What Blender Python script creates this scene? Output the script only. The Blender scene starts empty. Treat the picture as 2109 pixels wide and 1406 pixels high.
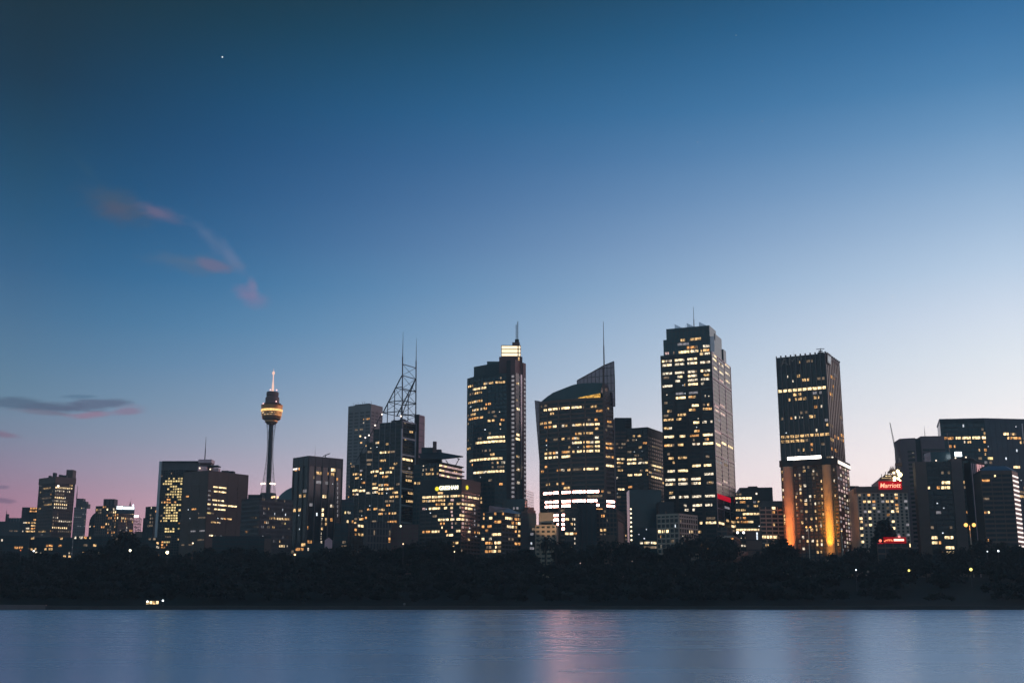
import bpy, bmesh, math, random
from mathutils import Vector, Matrix
random.seed(11)
SC = bpy.context.scene
COL = SC.collection

# ------------------------------------------------------------------ camera
PW, PHH, F = 2109.0, 1406.0, 2420.0
HORIZON = 1238.0
PITCH = math.atan((HORIZON - PHH / 2) / F)
CAM = Vector((0, 0, 4.0))
cd = bpy.data.cameras.new('camera')
cd.sensor_width = 36.0
cd.lens = F / PW * 36.0
cd.clip_start, cd.clip_end = 0.5, 40000
cam = bpy.data.objects.new('camera', cd)
COL.objects.link(cam)
cam.location = CAM
cam.rotation_euler = (math.pi / 2 + PITCH, 0, 0)
SC.camera = cam

def ray(px, py):
    a, b = (px - PW / 2) / F, (PHH / 2 - py) / F
    y = math.cos(PITCH) - b * math.sin(PITCH)
    z = math.sin(PITCH) + b * math.cos(PITCH)
    return Vector((a / y, 1.0, z / y))

def P(px, py, Y):
    return CAM + ray(px, py) * Y

def s2l(c):
    c = c / 255.0
    return c / 12.92 if c <= 0.04045 else ((c + 0.055) / 1.055) ** 2.4

def rgb(r, g, b, a=1.0):
    return (s2l(r), s2l(g), s2l(b), a)

# ------------------------------------------------------------------ view transform
SC.view_settings.view_transform = 'Standard'
SC.view_settings.look = 'None'
SC.view_settings.exposure = 0.0
SC.view_settings.gamma = 1.0
SC.view_settings.use_curve_mapping = False
SC.render.engine = 'CYCLES'
SC.cycles.use_denoising = True
SC.cycles.max_bounces = 5
SC.cycles.transparent_max_bounces = 12
SC.cycles.sample_clamp_indirect = 4.0

# ------------------------------------------------------------------ dusk sky
W = bpy.data.worlds.new('World')
SC.world = W
W.use_nodes = True
NT = W.node_tree
NT.nodes.clear()

def nd(nt, typ, **kw):
    n = nt.nodes.new(typ)
    for k, v in kw.items():
        setattr(n, k, v)
    return n

def mth(nt, op, a, b=None, c=None, clamp=False):
    n = nd(nt, 'ShaderNodeMath', operation=op, use_clamp=clamp)
    for i, v in enumerate((a, b, c)):
        if v is None:
            continue
        if isinstance(v, (int, float)):
            n.inputs[i].default_value = v
        else:
            nt.links.new(v, n.inputs[i])
    return n.outputs[0]

def mixc(nt, f, a, b):
    n = nd(nt, 'ShaderNodeMix', data_type='RGBA')
    for i, v in ((0, f), (6, a), (7, b)):
        if isinstance(v, (int, float, tuple)):
            n.inputs[i].default_value = v
        else:
            nt.links.new(v, n.inputs[i])
    return n.outputs[2]

SUN_AZ = math.radians(50)       # the afterglow lies to the right, beyond the frame
tc = nd(NT, 'ShaderNodeTexCoord')
sep = nd(NT, 'ShaderNodeSeparateXYZ')
NT.links.new(tc.outputs['Generated'], sep.inputs[0])
sx, sy, sz = sep.outputs
hl = mth(NT, 'SQRT', mth(NT, 'ADD', mth(NT, 'MULTIPLY', sx, sx), mth(NT, 'MULTIPLY', sy, sy)))
hl = mth(NT, 'MAXIMUM', hl, 0.001)
dsun = mth(NT, 'DIVIDE', mth(NT, 'ADD', mth(NT, 'MULTIPLY', sx, math.sin(SUN_AZ)), mth(NT, 'MULTIPLY', sy, math.cos(SUN_AZ))), hl)
el = mth(NT, 'MULTIPLY', sz, 2.0, clamp=True)

def zpos(y, x=1054):
    r = ray(x, y).normalized()
    return max(0.0, r.z * 2)

def ramp(stops):
    n = nd(NT, 'ShaderNodeValToRGB')
    n.color_ramp.interpolation = 'B_SPLINE' if False else 'EASE' if False else 'LINEAR'
    e = n.color_ramp.elements
    stops = sorted(stops, key=lambda s: s[0])
    e[0].position, e[0].color = stops[0]
    e[1].position, e[1].color = stops[-1]
    for p, c in stops[1:-1]:
        x = e.new(p)
        x.color = c
    NT.links.new(el, n.inputs[0])
    return n.outputs[0]

#SKYCOLS
SKY_L = [(0, 33, 53, 65), (120, 33, 56, 72), (240, 34, 62, 84), (380, 38, 76, 105), (500, 47, 90, 125), (620, 63, 104, 142), (740, 85, 122, 154), (850, 105, 134, 158), (940, 128, 136, 158), (1010, 150, 129, 152), (1070, 166, 125, 147), (1130, 175, 122, 139), (1238, 172, 120, 136)]
SKY_C = [(0, 34, 73, 101), (100, 37, 85, 120), (220, 47, 100, 143), (350, 60, 114, 159), (480, 83, 132, 174), (600, 113, 154, 190), (700, 141, 170, 200), (800, 163, 183, 206), (900, 187, 193, 207), (980, 208, 198, 208), (1050, 228, 200, 206), (1120, 238, 204, 204), (1238, 236, 202, 202)]
SKY_R = [(0, 44, 95, 138), (120, 57, 112, 160), (240, 81, 132, 177), (360, 114, 156, 196), (480, 151, 181, 213), (600, 184, 205, 228), (700, 210, 221, 236), (800, 227, 233, 239), (880, 239, 237, 240), (960, 253, 242, 240), (1040, 255, 240, 236), (1120, 255, 236, 228), (1238, 252, 228, 218)]
SKY_E = [(0, 86, 126, 145), (300, 97, 134, 150), (700, 112, 141, 154), (900, 120, 141, 153), (1060, 125, 137, 150), (1238, 117, 128, 139)]
T_MID = .59
HAZE, HAZE_TOP, HAZE_FAR = 1.0e-4, 380.0, 3600.0      # the sky is seen through the haze box, so it is set a little stronger
LAIR = (.095, .130, .175)
def through_air(c, y):
    r = ray(1054, y)
    path = min(HAZE_TOP / max(r.z, .001), HAZE_FAR)
    T = math.exp(-HAZE * path)
    return [max(.002, (v - (1 - T) * k) / T) for v, k in zip(c, LAIR)]
YS = [0, 80, 160, 240, 330, 420, 510, 600, 690, 770, 850, 920, 980, 1040, 1090, 1150, 1238]
def at_y(l, y):
    for p, q in zip(l, l[1:]):
        if p[0] <= y <= q[0]:
            t = (y - p[0]) / (q[0] - p[0])
            return [(1 - t) * s2l(u) + t * s2l(v) for u, v in zip(p[1:], q[1:])]
def stops3():
    """three control ramps of a quadratic blend that passes through the middle column"""
    L, M, R = [], [], []
    for y in YS:
        l, c, r = (through_air(at_y(s, y), min(y, 1180)) for s in (SKY_L, SKY_C, SKY_R))
        t = T_MID
        m = [max(0.0, (cc - (1 - t) ** 2 * ll - t * t * rr) / (2 * t * (1 - t))) for ll, cc, rr in zip(l, c, r)]
        z = zpos(y) if y < 1238 else 0.0
        L.append((z, (*l, 1))); M.append((z, (*m, 1))); R.append((z, (*r, 1)))
    return ramp(L), ramp(M), ramp(R)
cL, cM, cR = stops3()
cE = ramp([(zpos(s[0]) if s[0] < 1238 else 0.0, rgb(*s[1:])) for s in SKY_E])

def mrange(v, a, b):
    n = nd(NT, 'ShaderNodeMapRange', interpolation_type='LINEAR')
    NT.links.new(v, n.inputs[0])
    n.inputs[1].default_value, n.inputs[2].default_value = a, b
    return n.outputs[0]
def daz(x, y=700):
    r = ray(x, y)
    return math.cos(math.atan2(r.x, 1.0) - SUN_AZ)
tt = mrange(dsun, daz(30), daz(2079))
sky = mixc(NT, tt, mixc(NT, tt, cL, cM), mixc(NT, tt, cM, cR))
se = nd(NT, 'ShaderNodeMapRange', interpolation_type='SMOOTHSTEP')
NT.links.new(dsun, se.inputs[0]); se.inputs[1].default_value, se.inputs[2].default_value = .16, -.45
sky = mixc(NT, se.outputs[0], sky, cE)
# orange afterglow low over the hidden sunset point
glow = mth(NT, 'MULTIPLY', mrange(dsun, 0.90, 1.0), mrange(sz, 0.30, 0.0))
sky = mixc(NT, glow, sky, (1.0, 0.55, 0.36, 1))

# thin dusk clouds
ysafe = mth(NT, 'MAXIMUM', sy, 0.02)
uu = mth(NT, 'DIVIDE', sx, ysafe)
vv = mth(NT, 'DIVIDE', sz, ysafe)
cmb = nd(NT, 'ShaderNodeCombineXYZ')
NT.links.new(uu, cmb.inputs[0]); NT.links.new(vv, cmb.inputs[1])
def noise2(scx, scy, det, off):
    m = nd(NT, 'ShaderNodeMapping')
    m.inputs['Scale'].default_value = (scx, scy, 1)
    m.inputs['Location'].default_value = (off, off * .37, off)
    NT.links.new(cmb.outputs[0], m.inputs[0])
    n = nd(NT, 'ShaderNodeTexNoise')
    n.inputs['Scale'].default_value = 1
    n.inputs['Detail'].default_value = det
    n.inputs['Roughness'].default_value = .66
    NT.links.new(m.outputs[0], n.inputs[0])
    return n.outputs[0]
N_STRETCH = noise2(20, 120, 8, 3.1)
N_SOFT = noise2(18, 34, 8, 7.7)
def cloud(px, py, rx, ry, ang, col, amt, nz, k=1.1, soft=.75):
    global sky
    c = ray(px, py)
    ax, ay = ray(px + 50, py), ray(px, py - 50)
    ku = abs(ax.x - c.x) / 50; kv = abs(ay.z - c.z) / 50
    du = mth(NT, 'DIVIDE', mth(NT, 'SUBTRACT', uu, c.x), ku)
    dv = mth(NT, 'DIVIDE', mth(NT, 'SUBTRACT', vv, c.z), -kv)      # photo-pixel units, down positive
    ca, sa = math.cos(math.radians(ang)), math.sin(math.radians(ang))
    a = mth(NT, 'DIVIDE', mth(NT, 'ADD', mth(NT, 'MULTIPLY', du, ca), mth(NT, 'MULTIPLY', dv, sa)), rx)
    b = mth(NT, 'DIVIDE', mth(NT, 'SUBTRACT', mth(NT, 'MULTIPLY', dv, ca), mth(NT, 'MULTIPLY', du, sa)), ry)
    r = mth(NT, 'SQRT', mth(NT, 'ADD', mth(NT, 'MULTIPLY', a, a), mth(NT, 'MULTIPLY', b, b)))
    m = mth(NT, 'ADD', mth(NT, 'SUBTRACT', 1.22, r), mth(NT, 'MULTIPLY', mth(NT, 'SUBTRACT', nz, 0.5), k))
    mr = nd(NT, 'ShaderNodeMapRange', interpolation_type='SMOOTHSTEP')
    NT.links.new(m, mr.inputs[0])
    mr.inputs[1].default_value, mr.inputs[2].default_value = 0.0, soft * 1.1
    f = mth(NT, 'MULTIPLY', mth(NT, 'MULTIPLY', mr.outputs[0], amt * .8), mth(NT, 'GREATER_THAN', sy, 0.05))
    sky = mixc(NT, f, sky, rgb(*col))
# streak low on the left
cloud(40, 830, 110, 12, 5, (84, 104, 130), .95, N_STRETCH, 2.6, .7)
cloud(120, 838, 70, 12, 2, (92, 108, 134), .9, N_STRETCH, 2.6, .7)
cloud(190, 836, 72, 14, -4, (94, 104, 132), .95, N_STRETCH, 2.6, .7)
cloud(90, 849, 70, 6, 4, (122, 118, 140), .8, N_STRETCH, 2.2, .8)
cloud(185, 854, 50, 8, -2, (158, 122, 148), .9, N_STRETCH, 2.2, .8)
cloud(262, 845, 44, 11, -6, (144, 124, 152), .9, N_STRETCH, 2.4, .8)
cloud(165, 816, 36, 4, 0, (84, 116, 146), .7, N_STRETCH, 2.0, .8)
cloud(2, 893, 42, 8, 6, (138, 112, 138), .9, N_STRETCH, 2.2, .8)
cloud(6, 1003, 16, 4, 0, (110, 100, 130), .7, N_STRETCH, 2.0, .8)
cloud(6, 1030, 28, 6, 8, (118, 98, 128), .8, N_STRETCH, 2.0, .8)
# broken, feathered pink wisps higher up
cloud(180, 352, 80, 12, 45, (56, 92, 118), .30, N_SOFT, 2.0, 1.3)
cloud(238, 424, 105, 34, 24, (76, 90, 110), .75, N_SOFT, 2.8, 1.3)
cloud(240, 434, 46, 18, 14, (92, 88, 108), .5, N_SOFT, 2.6, 1.1)
cloud(342, 444, 64, 20, 22, (104, 104, 136), .7, N_SOFT, 2.8, 1.1)
cloud(325, 438, 26, 9, 24, (116, 106, 136), .5, N_SOFT, 2.4, 1.0)
cloud(432, 490, 100, 20, 40, (102, 122, 158), .6, N_SOFT, 2.6, 1.2)
cloud(480, 532, 46, 16, 54, (110, 128, 166), .6, N_SOFT, 2.4, 1.1)
cloud(380, 538, 120, 24, 8, (88, 112, 142), .75, N_SOFT, 2.8, 1.3)
cloud(440, 546, 46, 13, 18, (120, 112, 144), .7, N_SOFT, 2.4, 1.0)
cloud(516, 608, 40, 20, 25, (134, 124, 162), .8, N_SOFT, 2.6, 1.0)
cloud(522, 592, 13, 26, -22, (144, 128, 162), .6, N_SOFT, 2.0, 1.0)

bg = nd(NT, 'ShaderNodeBackground')
bg.inputs[1].default_value = 1.0
out = nd(NT, 'ShaderNodeOutputWorld')
NT.links.new(sky, bg.inputs[0]); NT.links.new(bg.outputs[0], out.inputs[0])

# afterglow of the sun that has set behind the city, to the right
sl = bpy.data.lights.new('sun', 'SUN')
sl.energy = 0.8
sl.angle = math.radians(60)
sl.color = (1.0, 0.62, 0.62)
so = bpy.data.objects.new('sun', sl)
COL.objects.link(so)
so.rotation_euler = Vector((math.sin(math.radians(80)), math.cos(math.radians(80)), 0.12)).to_track_quat('Z', 'Y').to_euler()

# ------------------------------------------------------------------ materials
MATS = {}
def principled(name, col, rough=.6, spec=.5, metal=0, var=.25, vscale=.15, ior=1.45):
    if name in MATS:
        return MATS[name]
    m = bpy.data.materials.new(name)
    m.use_nodes = True
    nt = m.node_tree
    b = nt.nodes['Principled BSDF']
    b.inputs['Roughness'].default_value = rough
    b.inputs['Metallic'].default_value = metal
    b.inputs['IOR'].default_value = ior
    b.inputs['Specular IOR Level'].default_value = spec
    g = nd(nt, 'ShaderNodeNewGeometry')
    n = nd(nt, 'ShaderNodeTexNoise')
    n.inputs['Scale'].default_value = vscale
    n.inputs['Detail'].default_value = 5
    nt.links.new(g.outputs['Position'], n.inputs['Vector'])
    k = mth(nt, 'ADD', mth(nt, 'MULTIPLY', mth(nt, 'SUBTRACT', n.outputs[0], .5), var * 2), 1.0)
    v = nd(nt, 'ShaderNodeVectorMath', operation='SCALE')
    v.inputs[0].default_value = col[:3]
    nt.links.new(k, v.inputs['Scale'])
    nt.links.new(v.outputs[0], b.inputs['Base Color'])
    MATS[name] = m
    return m

def emission(name, col, strength, noisy=.0, light=True, ns=(.55, .55, .5)):
    if name in MATS:
        return MATS[name]
    m = bpy.data.materials.new(name)
    m.use_nodes = True
    nt = m.node_tree
    nt.nodes.clear()
    e = nd(nt, 'ShaderNodeEmission')
    e.inputs[0].default_value = (*col[:3], 1)
    o = nd(nt, 'ShaderNodeOutputMaterial')
    nt.links.new(e.outputs[0], o.inputs[0])
    if noisy:
        g = nd(nt, 'ShaderNodeNewGeometry')
        mp = nd(nt, 'ShaderNodeMapping')
        mp.inputs['Scale'].default_value = ns
        nt.links.new(g.outputs['Position'], mp.inputs[0])
        n = nd(nt, 'ShaderNodeTexNoise')
        n.inputs['Scale'].default_value = 1.0
        n.inputs['Detail'].default_value = 3
        nt.links.new(mp.outputs[0], n.inputs['Vector'])
        oi = nd(nt, 'ShaderNodeObjectInfo')
        r = nd(nt, 'ShaderNodeMapRange')
        nt.links.new(n.outputs[0], r.inputs[0])
        r.inputs[1].default_value, r.inputs[2].default_value = .38, .60
        r.inputs[3].default_value, r.inputs[4].default_value = 1 - noisy, 1 + noisy * .6
        q = mth(nt, 'ADD', mth(nt, 'MULTIPLY', oi.outputs['Random'], .55), .7)
        nt.links.new(mth(nt, 'MULTIPLY', mth(nt, 'MULTIPLY', r.outputs[0], q), strength), e.inputs[1])
    else:
        e.inputs[1].default_value = strength
    m.cycles.emission_sampling = 'FRONT' if light else 'NONE'
    MATS[name] = m
    return m

M_GLASS = principled('dark_glass', (.012, .028, .034), .22, .5, 0, .5, .3, 1.55)
M_GLASST = principled('teal_glass', (.011, .064, .082), .22, .5, 0, .4, .12, 1.6)
M_GLASSP = principled('pink_reflection_glass', (.15, .095, .125), .25, .5, 0, .35, .3, 1.7)  # pink sky reflection put into the base colour
M_DARK = principled('charcoal_cladding', (.040, .048, .056), .6)
M_DARKG = principled('dark_green_cladding', (.022, .050, .060), .5)
M_BROWN = principled('brown_stone', (.165, .108, .095), .7)
M_REDST = principled('red_granite', (.17, .085, .085), .55)
M_GREY = principled('grey_concrete', (.155, .135, .138), .8)
M_LGREY = principled('pale_concrete', (.31, .265, .27), .8)
M_BEIGE = principled('beige_stone', (.50, .37, .31), .8)
M_SAND = principled('sandstone', (.42, .34, .26), .8)
M_METAL = principled('steel', (.085, .085, .10), .45, .5, .3)
M_WHITE = principled('white_panel', (.78, .70, .73), .6)  # kept extra bright to stand in for sunset light on the truss tower frames
M_PINKP = principled('pinkish_panel', (.80, .50, .55), .35)  # pink raised in the colour for sunset light on the truss tower slab
M_BLUER = principled('blue_grey_roof', (.05, .07, .10), .35)
M_GOLD = principled('gold_cladding', (.48, .22, .08), .3, .5, .8, .2)
M_BLACK = principled('black_metal', (.02, .02, .024), .5)

WARM = (1.0, .62, .27); CREAM = (1.0, .84, .62); ORANGE = (1.0, .46, .15); YEL = (1.0, .74, .32)
COOLW = (.85, .93, 1.0); PINK = (1.0, .66, .62)
WM = {
    'n': emission('window_warm', WARM, .95, .85),
    'w': emission('window_cream', CREAM, .95, .85),
    'b': emission('window_bright', (1.0, .72, .38), 1.9, .6),
    'o': emission('window_orange', ORANGE, .95, .8),
    'y': emission('window_yellow', YEL, 1.05, .55),
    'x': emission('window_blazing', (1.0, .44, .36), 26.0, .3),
    'd': emission('window_dim', (1.0, .72, .48), .20, .6, False),
    'c': emission('window_cool', COOLW, 1.2, .45),
    'p': emission('window_pink', PINK, .62, .4),
    'k': emission('window_pale', (.78, .74, .80), .30, .4, False),
}
M_LAMPW = emission('lamp_white', (1, .93, .80), 9.0)
M_LAMPO = emission('lamp_orange', (1, .46, .12), 2.4)
M_LAMPY = emission('lamp_yellow', (1, .80, .20), 2.4)
M_LAMPB = emission('lamp_bluewhite', (.80, .92, 1.0), 5.0)
M_RED = emission('red_neon', (1.0, .02, .035), 1.6)
M_REDSOFT = emission('red_panel', (.80, .004, .03), .62)
M_YSIGN = emission('yellow_sign', (1.0, .84, .05), 1.1)
M_WSIGN = emission('white_sign', (1, .93, .70), 2.6)
M_TUBE = emission('white_tube', (1, .92, .82), 8.0)

# ------------------------------------------------------------------ mesh helpers
class MB:
    def __init__(s):
        s.v, s.f = [], []
    def hexa(s, q):
        n = len(s.v)
        s.v += [tuple(p) for p in q]
        for a in ((3, 2, 1, 0), (4, 5, 6, 7), (0, 1, 5, 4), (1, 2, 6, 5), (2, 3, 7, 6), (3, 0, 4, 7)):
            s.f.append(tuple(n + i for i in a))
    def box(s, x0, x1, y0, y1, z0, z1):
        s.hexa([(x0, y0, z0), (x1, y0, z0), (x1, y1, z0), (x0, y1, z0), (x0, y0, z1), (x1, y0, z1), (x1, y1, z1), (x0, y1, z1)])
    def prism(s, pts, z0, z1):
        n, k = len(s.v), len(pts)
        z1s = z1 if isinstance(z1, (list, tuple)) else [z1] * k
        s.v += [(p[0], p[1], z0) for p in pts] + [(p[0], p[1], z) for p, z in zip(pts, z1s)]
        s.f.append(tuple(n + i for i in range(k))[::-1]); s.f.append(tuple(n + k + i for i in range(k)))
        for i in range(k):
            j = (i + 1) % k
            s.f.append((n + i, n + j, n + k + j, n + k + i))
    def tube(s, a, b, r, r2=None, seg=6):
        a, b = Vector(a), Vector(b)
        r2 = r if r2 is None else r2
        d = (b - a).normalized()
        u = d.orthogonal().normalized(); w = d.cross(u)
        n = len(s.v)
        for c, rr in ((a, r), (b, r2)):
            for i in range(seg):
                t = 2 * math.pi * i / seg
                s.v.append(tuple(c + (u * math.cos(t) + w * math.sin(t)) * rr))
        for i in range(seg):
            j = (i + 1) % seg
            s.f.append((n + i, n + j, n + seg + j, n + seg + i))
        s.f.append(tuple(n + i for i in range(seg))[::-1]); s.f.append(tuple(n + seg + i for i in range(seg)))
    def lathe(s, c, prof, seg=32):
        n = len(s.v)
        for r, z in prof:
            for i in range(seg):
                t = 2 * math.pi * i / seg
                s.v.append((c[0] + r * math.cos(t), c[1] + r * math.sin(t), z))
        for k in range(len(prof) - 1):
            for i in range(seg):
                j = (i + 1) % seg
                s.f.append((n + k * seg + i, n + k * seg + j, n + (k + 1) * seg + j, n + (k + 1) * seg + i))
        s.f.append(tuple(n + i for i in range(seg))[::-1]); s.f.append(tuple(n + (len(prof) - 1) * seg + i for i in range(seg)))
    def ball(s, c, r, sg=10, rg=6):
        s.lathe(c, [(max(r * math.sin(math.pi * k / rg), r * .03), c[2] - r * math.cos(math.pi * k / rg)) for k in range(rg + 1)], sg)
    def build(s, name, mat, parent=None, loc=None, smooth=False):
        """verts are world coordinates; the object sits at the parent's place (or at loc)"""
        o0 = parent_world(parent) if parent is not None else Vector(loc or (0, 0, 0))
        me = bpy.data.meshes.new(name)
        me.from_pydata([(v[0] - o0.x, v[1] - o0.y, v[2] - o0.z) for v in s.v], [], s.f)
        me.materials.append(mat)
        if smooth:
            me.polygons.foreach_set('use_smooth', [True] * len(me.polygons))
        me.update()
        o = bpy.data.objects.new(name, me)
        COL.objects.link(o)
        if parent is not None:
            o.parent = parent
        else:
            o.location = o0
        return o

def parent_world(o):
    p = Vector((0, 0, 0))
    while o is not None:
        p += o.location
        o = o.parent
    return p

def thing(name, label, cat, loc, group=None):
    o = bpy.data.objects.new(name, None)
    o.empty_display_size = .5
    COL.objects.link(o)
    o.location = loc
    tag(o, label, cat, group)
    return o
def tag(o, label, cat, group=None, kind=None):
    if label: o['label'] = label
    if cat: o['category'] = cat
    if group: o['group'] = group
    if kind: o['kind'] = kind
    return o

def text_mesh(name, txt, mat, parent, pos, ang, size, depth=.3, xscale=1.0, shear=0.0, bold=0.0):
    cu = bpy.data.curves.new(name, 'FONT')
    cu.body = txt
    cu.size = size
    cu.extrude = depth
    cu.offset = bold
    cu.shear = shear
    cu.resolution_u = 3
    t = bpy.data.objects.new(name, cu)
    COL.objects.link(t)
    dg = bpy.context.evaluated_depsgraph_get()
    me = bpy.data.meshes.new_from_object(t.evaluated_get(dg))
    bpy.data.objects.remove(t)
    me.materials.clear()
    me.materials.append(mat)
    o = bpy.data.objects.new(name, me)
    COL.objects.link(o)
    o.parent = parent
    o.location = Vector(pos) - parent_world(parent)
    o.rotation_euler = (math.pi / 2, 0, ang)
    o.scale = (xscale, 1, 1)
    return o

# ------------------------------------------------------------------ buildings
ZG = 20.0
Z = {  # zoom windows of the photo: origin and photo pixels per zoom pixel
    '1': (0, 900, .17778), '2': (300, 880, .19208), '3': (500, 740, .28436), '4': (680, 660, .34161),
    '5': (850, 640, .36262), '6': (1080, 640, .36278), '7': (1250, 620, .37688), '8': (1500, 700, .32),
    '9': (1730, 840, .22048), 'A': (870, 960, .13514), 'B': (950, 650, .1494), 'C': (1095, 730, .10668),
    'D': (1090, 1010, .10431), 'E': (1340, 1020, .14225), 'F': (1350, 625, .11025), 'G': (690, 1040, .09483),
    'H': (520, 755, .08889), 'I': (1760, 860, .11382), 'J': (1590, 720, .07112), 'K': (170, 1010, .07826),
    'L': (430, 1020, .13751), 'M': (1880, 900, .10858), 'N': (1780, 1060, .0569), 'O': (860, 900, .0711), 'Q': (380, 920, .06638),
    'X': (0, 0, 1.0)}
def zp(k, x, y):
    o = Z[k]
    return o[0] + x * o[2], o[1] + y * o[2]

MIX = {'b': 'bbbbbbbbw', 'w': 'wwwwwwwwbd', 'n': 'nnnnnnnnwwood ', 'o': 'ooooond ', 'd': 'ddddn  ', 'y': 'yyyyyyn', 'p': 'pppppw', 'k': 'kkkd', 'c': 'c'}
class Face:
    def __init__(s, p0, p1):
        s.p0, s.p1 = Vector(p0), Vector(p1)
        s.len = (s.p1 - s.p0).length
        s.d = (s.p1 - s.p0) / s.len
        s.n = Vector((s.d.y, -s.d.x))
        s.ang = math.atan2(s.d.y, s.d.x)
    def at(s, u, o, z):
        q = s.p0 + s.d * u + s.n * o
        return (q.x, q.y, z)
    def pix(s, px, py):
        r = ray(px, py)
        den = r.x * s.n.x + s.n.y
        t = ((s.p0.x - CAM.x) * s.n.x + (s.p0.y - CAM.y) * s.n.y) / den
        q = CAM + r * t
        return (Vector((q.x, q.y)) - s.p0).dot(s.d), q.z
    def box(s, mb, u0, u1, o0, o1, z0, z1):
        mb.hexa([s.at(u0, o1, z0), s.at(u1, o1, z0), s.at(u1, o0, z0), s.at(u0, o0, z0),
                 s.at(u0, o1, z1), s.at(u1, o1, z1), s.at(u1, o0, z1), s.at(u0, o0, z1)])

UNIT = {}
def unit_box(mat):
    if mat.name not in UNIT:
        mb = MB(); mb.box(0, 1, -1, 0, 0, 1)
        me = bpy.data.meshes.new('window')
        me.from_pydata(mb.v, [], mb.f)
        me.materials.append(mat)
        UNIT[mat.name] = me
    return UNIT[mat.name]

def corner(xL, xK, xR, Y, th, yk):
    t = math.radians(th)
    c, sn = math.cos(t), math.sin(t)
    kx = ray(xK, yk).x * Y
    pts = []
    if xL is None:                      # one seen face, receding to the right
        rR = ray(xR, yk).x
        s = (rR * Y - kx) / (c - rR * sn)
        return [(kx, Y), (kx + s * c, Y + s * sn)]
    if xL is not None:
        rL = ray(xL, yk).x
        s = (kx - rL * Y) / (c + rL * sn)
        pts.append((kx - s * c, Y + s * sn))
    pts.append((kx, Y))
    if xR is not None:
        rR = ray(xR, yk).x
        q = sn - rR * c
        s = (rR * Y - kx) / q if q > .03 else 60
        s = min(max(s, 3), 90)
        pts.append((kx + s * sn, Y + s * c))
    return pts

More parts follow.
